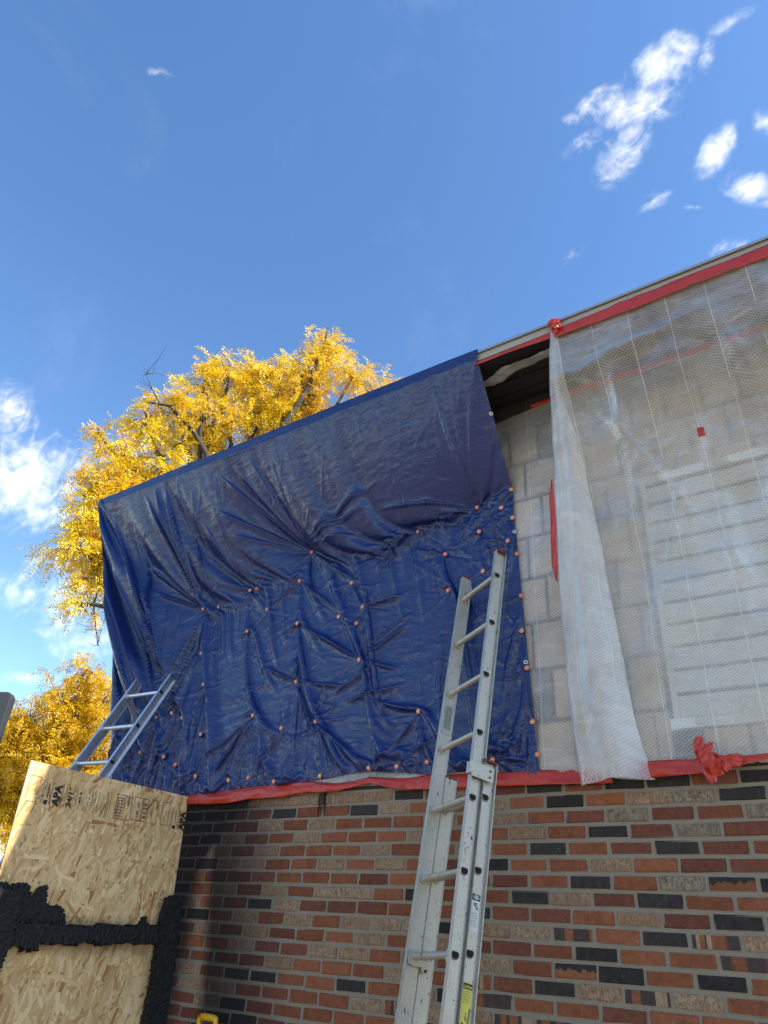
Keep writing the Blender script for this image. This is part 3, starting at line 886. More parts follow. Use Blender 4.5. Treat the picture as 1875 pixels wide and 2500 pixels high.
for (px, pz) in PINS:
    pt, nn = tarp_at(px, pz)
    o = new_obj('cap_nail', me_cap)
    dv = Vector((nn[0] * .5, nn[1] - .6, nn[2] * .5)).normalized()
    near = (TP[..., 0] - px) ** 2 + (TP[..., 2] - pz) ** 2 < 0.015 ** 2
    yn = min(float(np.percentile(TP[..., 1][near], 20)) if near.any() else YW, YW)
    o.location = Vector((px, yn, pz)) + dv * 0.003
    o.rotation_euler = dv.to_track_quat('Z', 'Y').to_euler()
    if (px, pz) == (.679, 4.153):
        lb, gp = 'orange-red cap nail where the long fan of folds on the upper tarp meets', None
    elif (px, pz) == (2.081, 4.146):
        lb, gp = 'orange-red cap nail high on the tarp drawing folds up towards its top right corner', None
    elif px > 2.24:
        lb, gp = 'orange-red cap nail in the column along the tarp edge beside the plastic sheet', 'cap nails along the tarp side edge'
    elif pz < 2.6:
        lb, gp = 'orange-red cap nail in the row along the tarp bottom edge above the red tape', 'cap nails along the tarp bottom edge'
    elif px < -0.14 and pz < 3.6:
        lb, gp = 'orange-red cap nail among the gathered folds beside the blue-tipped ladder', 'cap nails by the gathered folds'
    elif px > 1.6:
        lb, gp = 'orange-red cap nail on the tarp around the top of the weathered ladder', 'cap nails round the ladder top'
    elif pz > 3.70:
        lb, gp = 'orange-red cap nail in the upper row where the hanging tarp meets the wall', 'cap nails in the upper row'
    else:
        lb, gp = 'orange-red cap nail scattered on the middle of the flat lower tarp', 'cap nails on the middle of the tarp'
    tag(o, lb, 'cap nail', gp)
    h = new_obj('nail_head', me_head, o)
    h.location = (0, 0, 0.0036)

# ------------------------------------------------------------------ reinforced plastic sheeting
def sheet_mat(name, veil=0.25, milky=(0.86, 0.81, 0.745)):
    m = bpy.data.materials.new(name); m.use_nodes = True
    t = NT(m.node_tree); m.node_tree.nodes.clear()
    u = t.n('ShaderNodeUVMap', uv_map='metres').outputs[0]
    ux, uy, _ = t.sep(u)[:]
    wob = t.math('MULTIPLY', t.math('SUBTRACT', t.noise(u, 5, 2, 0.5), 0.5), 0.012)
    def thread(a, b, per, wd):
        q = t.math('ADD', t.math('ADD', t.math('MULTIPLY', ux, a), t.math('MULTIPLY', uy, b)), wob)
        fr = t.math('ABSOLUTE', t.math('SUBTRACT', t.math('FRACT', t.math('DIVIDE', q, per)), 0.5))
        return t.rng(fr, wd / per * .35, wd / per * .75, 1.0, 0.0)
    th = t.math('MAXIMUM', thread(0.72, 1.0, 0.0165, 0.0027), thread(-0.72, 1.0, 0.0165, 0.0027))
    seam = t.math('MULTIPLY', thread(1.0, 0.0, 0.213, 0.0038), t.rng(t.noise(t.mapping(u, scale=(4.7, 6, 1)), 1, 2, .5), .30, .42))
    dirt = t.noise(u, 3.0, 5, 0.62)
    col = t.mix(t.rng(dirt, 0.4, 0.75), (*milky, 1), (0.62, 0.58, 0.52, 1))
    dif = t.n('ShaderNodeBsdfDiffuse', ins={'Color': col})
    trl = t.n('ShaderNodeBsdfTranslucent', ins={'Color': col})
    body = t.n('ShaderNodeMixShader', ins={0: 0.35, 1: dif.outputs[0], 2: trl.outputs[0]})
    tr = t.n('ShaderNodeBsdfTransparent', ins={'Color': (0.97, 0.97, 0.96, 1)})
    cl = t.noise(u, 2.2, 4, 0.6, 0.8)
    cl2 = t.noise(t.mapping(u, rot=(0, 0, 0.5), scale=(3, 14, 1)), 1, 4, 0.6, 1.2)
    a = t.math('ADD', t.rng(cl, 0.25, 0.75, veil * .55, veil * 1.25), t.rng(cl2, 0.5, 0.75, 0.0, 0.22))
    alpha = t.math('MAXIMUM', t.math('ADD', a, t.math('MULTIPLY', th, 0.42)), a)
    alpha = t.math('MAXIMUM', alpha, t.math('MULTIPLY', seam, 0.95))
    s1 = t.n('ShaderNodeMixShader', ins={0: alpha, 1: tr.outputs[0], 2: body.outputs[0]})
    bh = t.math('ADD', t.noise(t.mapping(u, scale=(14, 22, 1)), 1, 5, 0.65, 0.8), t.math('MULTIPLY', th, 0.06))
    bmp = t.n('ShaderNodeBump', ins={'Strength': 0.5, 'Distance': 0.02, 'Height': bh})
    gl = t.n('ShaderNodeBsdfGlossy', ins={'Color': (1, 1, 1, 1), 'Roughness': 0.30, 'Normal': bmp.outputs[0]})
    fz = t.n('ShaderNodeFresnel', ins={'IOR': 1.42, 'Normal': bmp.outputs[0]})
    s2 = t.n('ShaderNodeMixShader', ins={0: t.math('MULTIPLY', fz.outputs[0], 0.40), 1: s1.outputs[0], 2: gl.outputs[0]})
    t.n('ShaderNodeOutputMaterial', ins={0: s2.outputs[0]})
    return m
m_sheet = sheet_mat('scrim_poly_sheet')
m_flap = sheet_mat('scrim_poly_fold', 0.46)
m_sheet_wall = sheet_mat('scrim_poly_wall_sheet', 0.34, (0.88, 0.82, 0.74))
def grid_obj(name, P, UV, mat, parent=None, smooth=True):
    n, m = P.shape[:2]
    me = mesh_np(name, P.reshape(-1, 3), grid_faces(n, m))
    uv_layer(me, UV.reshape(-1, 2))
    return new_obj(name, me, parent, mat, smooth)
# sheet lying on the wall, running under the tarp
n, m = 60, 170
tv = np.linspace(0, 1, n)[:, None] * np.ones((1, m)); xv = np.ones((n, 1)) * np.linspace(-0.12, 5.3, m)[None, :]
ztop = 4.85 - 0.10 * np.clip((2.55 - xv), 0, 1)
z = ztop + tv * (2.43 - ztop)
lift = np.clip((xv - 2.42) / 0.1, 0, 1) * np.clip((4.9 - z) / .05, 0, 1)
y = -0.0065 - lift * np.clip(0.012 + 0.012 * smooth_noise(n, m, 9, 22, 3) + 0.006 * smooth_noise(n, m, 18, 40, 4), 0.0, 0.05)
o = grid_obj('plastic_sheet', np.stack([xv, y, z], -1), np.stack([xv, z], -1), m_sheet_wall)
tag(o, 'clear net-reinforced plastic sheet taped flat on the wall, running under the tarp edge', 'plastic sheet')
# sheet hung from the eave over the window
n, m = 150, 130
tv = np.linspace(0, 1, n)[:, None] * np.ones((1, m)); xr = np.linspace(0, 1, m)[None, :] * np.ones((n, 1))
yz = np.array([(-.510, 4.95), (-.505, 4.86), (-.44, 4.62), (-.33, 4.40), (-.20, 4.16), (-.11, 3.90), (-.07, 3.55), (-.055, 3.0), (-.05, 2.7), (-.035, 2.42)])
ln = np.concatenate([[0], np.cumsum(np.hypot(*np.diff(yz, axis=0).T))]); Lt = ln[-1]
yb = np.interp(tv * Lt, ln, yz[:, 0]); zb = np.interp(tv * Lt, ln, yz[:, 1])
for _ in range(4):
    yb[1:-1] = (yb[:-2] + 2 * yb[1:-1] + yb[2:]) / 4; zb[1:-1] = (zb[:-2] + 2 * zb[1:-1] + zb[2:]) / 4
x0 = np.interp(zb, [2.4, 3.0, 3.6, 4.2, 4.6, 4.95], [2.90, 2.86, 2.82, 2.80, 2.80, 2.86])
x = x0 + xr * (5.3 - x0)
amp = np.sin(np.pi * np.clip(tv, 0, 1)) ** 0.6
fold = np.zeros_like(x)
r_ = np.random.default_rng(5)
for k in range(34):                                   # slanted folds running down from the eave
    xa = r_.uniform(2.7, 5.2); sl_ = r_.uniform(-0.35, 0.55); wd = r_.uniform(0.025, 0.07); hh = r_.uniform(0.012, 0.035); tc_ = r_.uniform(0.05, 0.75); tl_ = r_.uniform(0.12, 0.35)
    fold += hh * np.exp(-((x - xa - sl_ * tv * Lt) / wd) ** 2) * np.exp(-((tv - tc_) / tl_) ** 2)
fold += 0.045 * np.exp(-((zb - 4.62 - 0.16 * (x - 3.0)) / 0.035) ** 2) * np.clip((3.9 - x) / 0.5, 0, 1)    # sagging lap under the soffit
wr = 0.024 * smooth_noise(n, m, 10, 12, 8) + 0.007 * smooth_noise(n, m, 26, 30, 9) + 0.003 * smooth_noise(n, m, 60, 60, 10)
y = np.minimum(yb - amp * (fold + wr), -0.018)
P = np.stack([x, y, zb], -1)
sheet2 = grid_obj('plastic_sheet', P, np.stack([x, -tv * Lt], -1), m_sheet)
tag(sheet2, 'clear net-reinforced plastic sheet hung from the eave over the window and pale blocks', 'plastic sheet')
# its loose doubled edge
zz = np.array([4.955, 4.80, 4.60, 4.10, 3.50, 3.00, 2.60, 2.36])
xL = np.array([2.846, 2.80, 2.752, 2.70, 2.667, 2.660, 2.670, 2.695])
xR = np.array([2.886, 2.872, 2.862, 2.872, 2.900, 2.930, 2.965, 3.003])
yy = np.array([-.522, -.46, -.36, -.24, -.19, -.17, -.155, -.14])
n = 110; ring = 44
tv = np.linspace(0, 1, n); zs = 4.955 + tv * (2.36 - 4.955)
f_ = lambda a: np.interp(-zs, -zz, a)
XL, XR, YY = f_(xL), f_(xR), f_(yy)
P = np.zeros((n, ring, 3)); UVs = np.zeros((n, ring, 2))
for j in range(ring):
    q = j / (ring - 1)
    if q < 0.62:                                     # bulging front layer
        s_ = q / 0.62
        px = XL + (XR - XL) * s_
        bul = (XR - XL) * (0.42 * np.sin(np.pi * s_) ** 0.8 + 0.07 * np.sin(3.2 * np.pi * s_ + 2 * tv))
        py = YY - bul + 0.10 * s_ * np.clip((4.6 - zs), 0, 1)
    else:                                            # turned back behind
        s_ = (q - 0.62) / 0.38
        px = XR + (XL + 0.03 - XR) * s_
        py = YY + 0.10 * (1 - s_) * np.clip((4.6 - zs), 0, 1) + 0.045 * np.sin(np.pi * s_) * np.clip((4.8 - zs) * 3, 0, 1)
    P[:, j, 0] = px; P[:, j, 1] = np.minimum(py, -0.03); P[:, j, 2] = zs
    UVs[:, j, 0] = q * 0.62; UVs[:, j, 1] = zs
P[..., 1] -= 0.006 * smooth_noise(n, ring, 24, 8, 21) * np.linspace(0, 1, n)[:, None]
P[..., 0] += 0.006 * smooth_noise(n, ring, 16, 6, 22) * np.linspace(0, 1, n)[:, None]
P[-1, :, 2] += 0.03 * np.linspace(-1, 1, ring)
flap = grid_obj('loose_flap', P, UVs, m_flap, sheet2)
flap['label'] = 'milky folded strip of plastic hanging loose from the eave'

# ------------------------------------------------------------------ red tape
def _tape(t, p):
    c = wpos(t)
    n = t.noise(c, 24, 5, 0.6, 0.6)
    col = t.mix(t.noise(c, 7, 3, 0.5), (0.46, 0.024, 0.008, 1), (0.60, 0.042, 0.014, 1))
    t.set(p.inputs['Base Color'], col)
    bump(t, p, t.math('ADD', n, t.math('MULTIPLY', t.noise(c, 90, 3, 0.6), 0.4)), 0.6, 0.012)
m_tape = M('red_sheathing_tape', _tape, rough=0.28, spec=0.6)
def tape_strip(name, lower, upper, y, bulge, mat=m_tape, res=0.02, seed=1, rows=7, label=None, wav=0.006):
    lx = np.array([p[0] for p in lower]); lz = np.array([p[1] for p in lower])
    ux = np.array([p[0] for p in upper]); uz = np.array([p[1] for p in upper])
    m = max(6, int((lx[-1] - lx[0]) / res))
    q = np.linspace(0, 1, m)
    cx = lx[0] + q * (lx[-1] - lx[0])
    zl = np.interp(cx, lx, lz); zu = np.interp(cx, ux, uz)
    P = np.zeros((rows, m, 3))
    for i in range(rows):
        s_ = i / (rows - 1)
        P[i, :, 0] = cx; P[i, :, 2] = zu + (zl - zu) * s_
        P[i, :, 1] = y - bulge * (math.sin(math.pi * s_) * 0.5 + 0.7 * s_ * s_)
    P[..., 1] -= np.abs(wav * smooth_noise(rows, m, 3, max(3, m // 5), seed)) + 0.3 * np.abs(wav * smooth_noise(rows, m, 5, max(3, m // 2), seed + 1))
    P[..., 2] += 0.25 * wav * smooth_noise(rows, m, 3, max(3, m // 4), seed + 2)
    o = grid_obj(name, P, P[..., [0, 2]], mat)
    sol = o.modifiers.new('thickness', 'SOLIDIFY'); sol.thickness = 0.0008; sol.offset = 0
    if label: tag(o, label, 'tape')
    return o
TL = [(-0.20, 2.384), (0.059, 2.373), (0.282, 2.378), (0.523, 2.393), (0.728, 2.387), (0.851, 2.407), (0.906, 2.41), (1.133, 2.404), (1.259, 2.423), (1.37, 2.437), (1.506, 2.409), (1.647, 2.39), (1.783, 2.388), (2.1, 2.384), (2.44, 2.378), (2.638, 2.368), (2.80, 2.370)]
TU = [(-0.20, 2.446), (0.04, 2.455), (0.265, 2.462), (0.508, 2.475), (0.716, 2.468), (0.84, 2.476), (0.895, 2.476), (1.127, 2.457), (1.255, 2.462), (1.366, 2.481), (1.502, 2.464), (1.643, 2.46), (1.78, 2.467), (2.1, 2.46), (2.444, 2.451), (2.638, 2.446), (2.80, 2.45)]
tape_strip('red_tape', TL, TU, -0.010, 0.022, seed=31, label='long wavy red tape along the top of the brick, below the blue tarp', wav=0.007, rows=9)
tape_strip('red_tape', [(2.93, 2.374), (3.05, 2.378), (3.2, 2.380), (3.36, 2.40), (3.5, 2.43), (4.2, 2.43), (5.2, 2.43)], [(2.93, 2.455), (3.05, 2.452), (3.2, 2.448), (3.36, 2.447), (3.5, 2.449), (4.2, 2.455), (5.2, 2.455)], -0.045, 0.012, seed=37, label='red tape along the foot of the plastic sheet below the window', wav=0.006)
tape_strip('red_tape', [(2.86, 4.882), (3.3, 4.866), (3.7, 4.876), (4.0, 4.868), (5.3, 4.87)], [(2.86, 4.950), (3.3, 4.962), (4.0, 4.960), (5.3, 4.962)], -0.514, 0.006, seed=41, label='broad red tape holding the plastic sheet along the eave', wav=0.004)
tape_strip('red_tape', [(2.30, 4.915), (2.6, 4.915), (2.86, 4.895)], [(2.30, 4.945), (2.6, 4.942), (2.86, 4.95)], -0.504, 0.004, seed=43, label='narrow red tape on the fascia between the tarp and the hanging flap', wav=0.002)
tape_strip('red_tape', [(2.48, 4.845), (2.8, 4.84), (3.4, 4.83), (4.2, 4.82), (5.3, 4.82)], [(2.48, 4.875), (2.8, 4.885), (3.4, 4.885), (4.2, 4.885), (5.3, 4.885)], -0.012, 0.008, seed=47, label='red tape behind the plastic where wall meets soffit', wav=0.006)
# short square of tape on the sheet
i_ = np.argmin(np.abs(P[0, :, 0] - 3.3))
def sheet_y(xq, zq):
    co = np.empty(len(sheet2.data.vertices) * 3, dtype=np.float32)
    sheet2.data.vertices.foreach_get('co', co); co = co.reshape(-1, 3)
    d = (co[:, 0] - xq) ** 2 + (co[:, 2] - zq) ** 2
    return float(co[np.argmin(d), 1])
ys = sheet_y(3.52, 4.12)
tape_strip('red_tape_patch', [(3.505, 4.085), (3.54, 4.08)], [(3.505, 4.145), (3.54, 4.143)], ys - 0.012, 0.002, seed=51, rows=4, label='small red tape patch stuck on the hung plastic sheet', wav=0.001)
# strip hanging on the flap's edge
pz_ = np.linspace(4.04, 3.40, 24)
Pt = np.zeros((24, 5, 3))
xe = np.interp(-pz_, -zz, xL); ye_ = np.interp(-pz_, -zz, yy)
for j in range(5):
    w_ = np.interp(pz_, [3.40, 3.5, 3.9, 4.04], [0.016, 0.042, 0.036, 0.016])
    Pt[:, j, 0] = np.linspace(xe[0], xe[-1], 24) - 0.006 - 0.0015 * np.sin(np.arange(24) * .5) + (j / 4 - 0.75) * w_
    Pt[:, j, 1] = ye_ - 0.012 - 0.004 * j + 0.003 * np.sin(np.arange(24) * 0.9 + j)
    Pt[:, j, 2] = pz_
o = grid_obj('red_tape_strip', Pt, Pt[..., [0, 2]], m_tape)
sol = o.modifiers.new('thickness', 'SOLIDIFY'); sol.thickness = 0.001
tag(o, 'vertical red tape strip down the edge of the hanging milky flap', 'tape')
def crumple(name, ribbons, label, seed, width=0.05):
    """scrap of tape: a few short ribbons creased over one another"""
    r = np.random.default_rng(seed)
    mb = MB()
    for pts in ribbons:
        pts = [Vector(p) for p in pts]
        fine = []
        for a, b in zip(pts[:-1], pts[1:]):
            for k in range(3): fine.append(a.lerp(b, k / 3) + Vector(r.normal(0, .003, 3)))
        fine.append(pts[-1])
        d0 = (pts[-1] - pts[0]).normalized()
        side = d0.cross(Vector((0.15, -1, 0.2))).normalized()
        rows = []
        for k, p in enumerate(fine):
            sd = (side + Vector(r.normal(0, .14, 3))).normalized()
            w = width * r.uniform(.75, 1.1) * (0.55 if k in (0, len(fine) - 1) else 1)
            rows.append([p + sd * w * q + Vector((0, -1, 0)) * abs(math.sin(q * 4.2 + k)) * .012 for q in (-.5, -.17, .17, .5)])
        o = len(mb.v)
        mb.add([q[:] for rw in rows for q in rw], [(i * 4 + k, i * 4 + k + 1, i * 4 + k + 5, i * 4 + k + 4) for i in range(len(rows) - 1) for k in range(3)])
    ob = mb.build(name, m_tape)
    sol = ob.modifiers.new('thickness', 'SOLIDIFY'); sol.thickness = 0.001
    return tag(ob, label, 'tape')
crumple('red_tape_wad', [[(3.235, -.075, 2.535), (3.225, -.085, 2.48), (3.24, -.10, 2.42), (3.27, -.10, 2.33)], [(3.20, -.07, 2.43), (3.26, -.09, 2.45), (3.33, -.085, 2.42), (3.40, -.07, 2.43)], [(3.28, -.085, 2.50), (3.25, -.11, 2.46), (3.275, -.115, 2.40), (3.30, -.09, 2.36)], [(3.22, -.08, 2.40), (3.29, -.10, 2.41), (3.35, -.09, 2.40)]], 'crumpled red tape end with a point sticking up below the window', 61, 0.058)
crumple('red_tape_knot', [[(2.85, -.522, 5.035), (2.862, -.535, 4.99), (2.87, -.535, 4.93), (2.875, -.53, 4.895)], [(2.83, -.525, 4.985), (2.865, -.545, 4.99), (2.915, -.53, 4.975)], [(2.845, -.53, 4.94), (2.88, -.545, 4.95), (2.92, -.528, 4.93)], [(2.89, -.525, 5.03), (2.875, -.54, 4.98), (2.865, -.54, 4.94)]], 'wad of red tape bunched on the eave at the top of the flap', 67, 0.04)

# torn pale strip hanging under the burnt soffit
n, m = 30, 6
Pt = np.zeros((n, m, 3)); q = np.linspace(0, 1, n)
cx = 2.20 + q * 0.62
for j in range(m):
    Pt[:, j, 0] = cx + 0.02 * (j - 2)
    Pt[:, j, 1] = -0.30 - 0.10 * q + (j - 2.5) * (0.007 + 0.007 * np.sin(np.pi * q))
    Pt[:, j, 2] = Z_SOF - 0.035 - 0.012 * np.sin(q * 9) - 0.012 * np.abs(np.sin(j * 1.3 + q * 7))
Pt += np.random.default_rng(3).normal(0, 0.003, Pt.shape)
m_torn = M('torn_white_film', lambda t, p: t.set(p.inputs['Base Color'], t.mix(t.noise(wpos(t), 14, 4, .6), (0.16, 0.15, 0.14, 1), (0.52, 0.50, 0.47, 1))), rough=0.5)
o = grid_obj('torn_strip', Pt, Pt[..., :2], m_torn, None, True)
sol = o.modifiers.new('thickness', 'SOLIDIFY'); sol.thickness = 0.002
tag(o, 'torn crumpled white strip hanging under the blackened soffit', 'scrap')

# ------------------------------------------------------------------ ladders
def _alu_old(t, p):
    c = objco(t); w = wpos(t)
    n1 = t.noise(w, 12, 5, 0.65); n2 = t.noise(w, 170, 3, 0.7); n3 = t.noise(t.mapping(w, scale=(60, 60, 22)), 1, 3, 0.6)
    col = t.mix(n1, (0.43, 0.40, 0.34, 1), (0.64, 0.60, 0.52, 1))
    col = t.mix(t.rng(n2, 0.54, 0.70), col, (0.30, 0.28, 0.23, 1))
    col = t.mix(t.rng(n3, 0.665, 0.70), col, (0.06, 0.05, 0.045, 1))
    col = t.mix(t.rng(t.noise(w, 30, 4, 0.6), 0.64, 0.72), col, (0.30, 0.20, 0.14, 1))
    t.set(p.inputs['Base Color'], col)
    t.set(p.inputs['Roughness'], t.rng(n1, 0.3, 0.7, 0.42, 0.6, False))
    bump(t, p, n2, 0.15, 0.002)
m_alu_old = M('weathered_aluminium', _alu_old, rough=0.45, metal=0.7)
def _alu(t, p):
    w = wpos(t)
    n1 = t.noise(t.mapping(w, scale=(60, 60, 6)), 1, 4, 0.6)
    t.set(p.inputs['Base Color'], t.mix(n1, (0.52, 0.53, 0.54, 1), (0.70, 0.71, 0.72, 1)))
    t.set(p.inputs['Roughness'], t.rng(t.noise(w, 30, 4, 0.6), 0.3, 0.7, 0.24, 0.42, False))
m_alu = M('bright_aluminium', _alu, rough=0.3, metal=0.85)
m_redcap = M('red_end_cap', None, (0.17, 0.022, 0.018), 0.55)
m_bluecap = M('blue_end_cap', None, (0.03, 0.10, 0.34), 0.4)
m_rubber = M('black_rubber', None, (0.03, 0.03, 0.03), 0.7)
m_labelw = M('white_label', None, (0.62, 0.62, 0.60), 0.5)
m_labelg = M('grey_label', None, (0.42, 0.42, 0.40), 0.5)
m_labely = M('yellow_label', None, (0.62, 0.56, 0.10), 0.5)
m_ink = M('black_ink', None, (0.025, 0.023, 0.022), 0.6)

def rail(name, a, b, wdir, ndir, out, mat, parent, depth=0.072, web=0.004, lip=0.020, lipt=0.004):
    """channel rail: web in the (length, ndir) plane, flanges turned to the side 'out'"""
    d = depth / 2
    il = 0.007
    pr = [(-d, lip), (-d, -il), (-d + lipt, -il), (-d + lipt, -web), (d - lipt, -web), (d - lipt, -il), (d, -il), (d, lip), (d - lipt, lip), (d - lipt, 0), (-d + lipt, 0), (-d + lipt, lip)]
    return MB().sweep(pr, a, b, ndir, out).build(name, mat, parent)
DPROF = [(0.017 * math.cos(a), 0.017 * math.sin(a)) for a in [R(d) for d in range(180, 361, 15)]] + [(0.015, 0.006), (0.010, 0.009), (-0.010, 0.009), (-0.015, 0.006)]
def add_rung(c0, c1, v, ndir, mat, parent, scale=1.0):
    """D-shaped rung from left to right web with swaged collars and a dark-capped right end"""
    pr = [(p * scale, q * scale) for p, q in DPROF]
    o = MB().sweep(pr, c0, c1, ndir, v, caps=False).build('rung', mat, parent, False)
    ax = (Vector(c1) - Vector(c0)).normalized()
    for c, sgn in ((Vector(c0), 1), (Vector(c1), -1)):
        big = [(p * 1.45, q * 1.45) for p, q in pr]
        MB().sweep(big, c + ax * sgn * 0.004, c + ax * sgn * 0.014, ndir, v).build('collar', mat, o)
    # outside: rim, and a dark face painted as the shade inside the tube
    c = Vector(c1)
    rim = [(p * 1.28, q * 1.28) for p, q in pr]
    n_ = len(pr)
    vv = [(c + ax * 0.0012 + ndir * p + v * q)[:] for p, q in rim] + [(c + ax * 0.007 + ndir * p * 1.06 + v * q * 1.06)[:] for p, q in pr] + [(c - ax * 0.03 + ndir * p * .9 + v * q * .9)[:] for p, q in pr]
    ff = [(i, (i + 1) % n_, n_ + (i + 1) % n_, n_ + i) for i in range(n_)] + [(n_ + i, n_ + (i + 1) % n_, 2 * n_ + (i + 1) % n_, 2 * n_ + i) for i in range(n_)]
    new_obj('rung_end', mesh_py('rung_end', vv, ff), o, mat)
    vv = [(c + ax * 0.0025 + ndir * p * .97 + v * q * .97)[:] for p, q in pr]
    new_obj('rung_shade_cap', mesh_py('rung_shade_cap', vv, [tuple(range(n_))]), o, m_hollow_shade)
    return o
def text_mesh(body, size, font_bold=0.0, extrude=0.0):
    cu = bpy.data.curves.new('txt', 'FONT'); cu.body = body; cu.size = size; cu.extrude = extrude; cu.offset = font_bold
    cu.align_x = 'LEFT'; cu.align_y = 'BOTTOM_BASELINE'
    ob = bpy.data.objects.new('txt', cu); COL.objects.link(ob)
    dg = bpy.context.evaluated_depsgraph_get()
    me = bpy.data.meshes.new_from_object(ob.evaluated_get(dg))
    bpy.data.objects.remove(ob)
    return me
def put_text(name, body, size, org, xd, yd, parent, mat, bold=0.0, width=None):
    me = text_mesh(body, size, bold)
    co = np.empty(len(me.vertices) * 3, dtype=np.float32); me.vertices.foreach_get('co', co); co = co.reshape(-1, 3)
    xd, yd = Vector(xd), Vector(yd)
    sx = 1.0
    if width: sx = width / max(co[:, 0].max(), 1e-6)
    nd = xd.cross(yd)
    out = np.array(org)[None, :] + co[:, :1] * sx * np.array(xd)[None, :] + co[:, 1:2] * np.array(yd)[None, :]
    me.vertices.foreach_set('co', out.astype(np.float32).ravel()); me.update()
    me.materials.clear()
    return new_obj(name, me, parent, mat)

def make_ladder(name, label, S, v, Wv, sp, n_fly, base_from, n_base, mats, caps, nshift=0.068, vshift=0.021, toplen=0.165):
    S, v, Wv = Vector(S), Vector(v).normalized(), Vector(Wv)
    root = empty(name, (0, 0, 0), label, 'ladder')
    w = Wv.normalized()                     # right rail -> left rail
    nd = w.cross(v).normalized()            # towards the wall
    if nd.y < 0: nd = -nd
    out_r, out_l = -w, w
    wd = Wv.length
    mat = mats
    def section(S0, k0, k1, tl, bl, cap=True, nm='rail'):
        a = S0 - v * sp * k0 + v * tl
        b = S0 - v * sp * k1 - v * bl
        for side in (0, 1):
            off = Wv * side
            o = out_r if side == 0 else out_l
            # flanges of the right rail face outward, of the left rail outward too
            rl = rail(nm, a + off + nd * 0.006, b + off + nd * 0.006, w, nd, o, mat, root)
            if cap:
                cp = MB()
                c = a + off + nd * 0.006
                cp.sweep([(-.0375, -.007), (.0375, -.007), (.0375, .0215), (-.0375, .0215)], c - v * 0.004, c + v * 0.005, nd, o)
                cp2 = cp.build('end_cap', caps, rl)
                for sx in (-.014, .014):
                    MB().tube([(c - v * .015 + nd * sx + o * .0235)[:], (c - v * .015 + nd * sx + o * .025)[:]], 0.004, 8).build('rivet', m_rubber, rl)
        for k in range(k0, k1 + 1):
            c1 = S0 - v * sp * k
            add_rung((c1 + Wv)[:], c1[:], v, nd, mat, root)
        return a, b
    a, b = section(S, 0, n_fly - 1, toplen, 0.12)
    if n_base:
        S2 = S + nd * nshift + v * vshift
        t0 = S2 - v * sp * (base_from) ; 
        zlast = (S2 - v * sp * (base_from + n_base - 1)).z
        bl = max(0.02, (zlast - 0.012) / v.z)
        section(S2, base_from, base_from + n_base - 1, 0.165, bl, nm='base_rail')
        # guide brackets at the head of the base section, rung locks on the fly
        for side in (0,):
            o = out_r if side == 0 else out_l
            c = S2 - v * sp * base_from + Wv * side + v * 0.10
            br = MB(); br.sweep([(-.105, .021), (.022, .021), (.022, .026), (-.105, .026)], c - v * .035, c + v * .035, nd, o)
            br.sweep([(-.112, -.006), (-.105, -.006), (-.105, .026), (-.112, .026)], c - v * .025, c + v * .03, nd, o)
            bo = br.build('guide_bracket', mat, root)
            for dv in (-.015, .015):
                MB().tube([(c + v * dv + o * .026)[:], (c + v * dv + o * .030)[:]], 0.005, 8).build('rivet', m_rubber, bo)
        for side in (0, 1):
            o = out_r if side == 0 else out_l
            k = base_from + 2
            c = S - v * sp * k + Wv * side - o * 0.012
            lk = MB()
            prf = [(-.030, -.012), (-.024, .016), (0.0, .024), (.024, .016), (.052, -.004), (.075, -.030), (.075, -.052), (.048, -.058), (.040, -.036), (0.0, -.040), (-.022, -.034)]
            lk.sweep(prf, c - o * 0.012, c, nd, v)
            l_ = lk.build('rung_lock', mat, root)
            MB().tube([(c - o * .013 + nd * .06 - v * .046)[:], (c - o * .018 + nd * .06 - v * .046)[:]], 0.007, 8).build('bolt', m_rubber, l_)
        # feet
        for side in (0, 1):
            c = S2 - v * sp * (base_from + n_base - 1) - v * bl + Wv * side
            MB().box((c.x - .045, c.y - .06, 0.0), (c.x + .045, c.y + .06, 0.02), 0.004).build('foot', m_rubber, root)
    else:
        for side in (0, 1):
            c = b + Wv * side
            MB().box((c.x - .04, c.y - .06, max(0.0, c.z - .012)), (c.x + .04, c.y + .06, c.z + .012), 0.004).build('foot', m_rubber, root)
    return root, dict(S=S, v=v, w=w, nd=nd, W=Wv, sp=sp)

lad, L = make_ladder('extension_ladder', 'tall weathered aluminium extension ladder with red tips leaning on the tarp beside bare brick', (2.316, -0.251, 3.492), (0.024, 0.192, 0.981), (-0.312, 0.184, -0.017), 0.3185, 10, 4, 7, m_alu_old, m_redcap)
# stickers on the ladder
def sticker(name, k_from, k_to, base, side, hw, mat, out, inner=False, shift=0.0):
    S_ = L['S'] + (L['nd'] * 0.068 + L['v'] * 0.021 if base else Vector())
    o = (-L['w'] if side == 0 else L['w'])
    s_ = 1 if out else -1
    c = S_ + L['W'] * side + L['nd'] * (0.006 + shift) + o * (s_ * (0.0015 if out else 0.0055))
    a = c - L['v'] * L['sp'] * k_from; b = c - L['v'] * L['sp'] * k_to
    mb = MB(); mb.sweep([(-hw, -.0004), (hw, -.0004), (hw, .0004), (-hw, .0004)], a, b, L['nd'], o)
    return mb.build(name, mat, lad), a, b, o * s_
st1, a, b, o = sticker('warning_label', 5.30, 5.75, True, 0, 0.020, m_labelw, True)
v_, nd_ = L['v'], L['nd']
xd = nd_; yd = v_
top = MB(); top.sweep([(-.019, .0005), (.019, .0005), (.019, .0012), (-.019, .0012)], a - v_ * 0.002, a - v_ * 0.026, nd_, o); top.build('warning_panel', m_ink, st1)
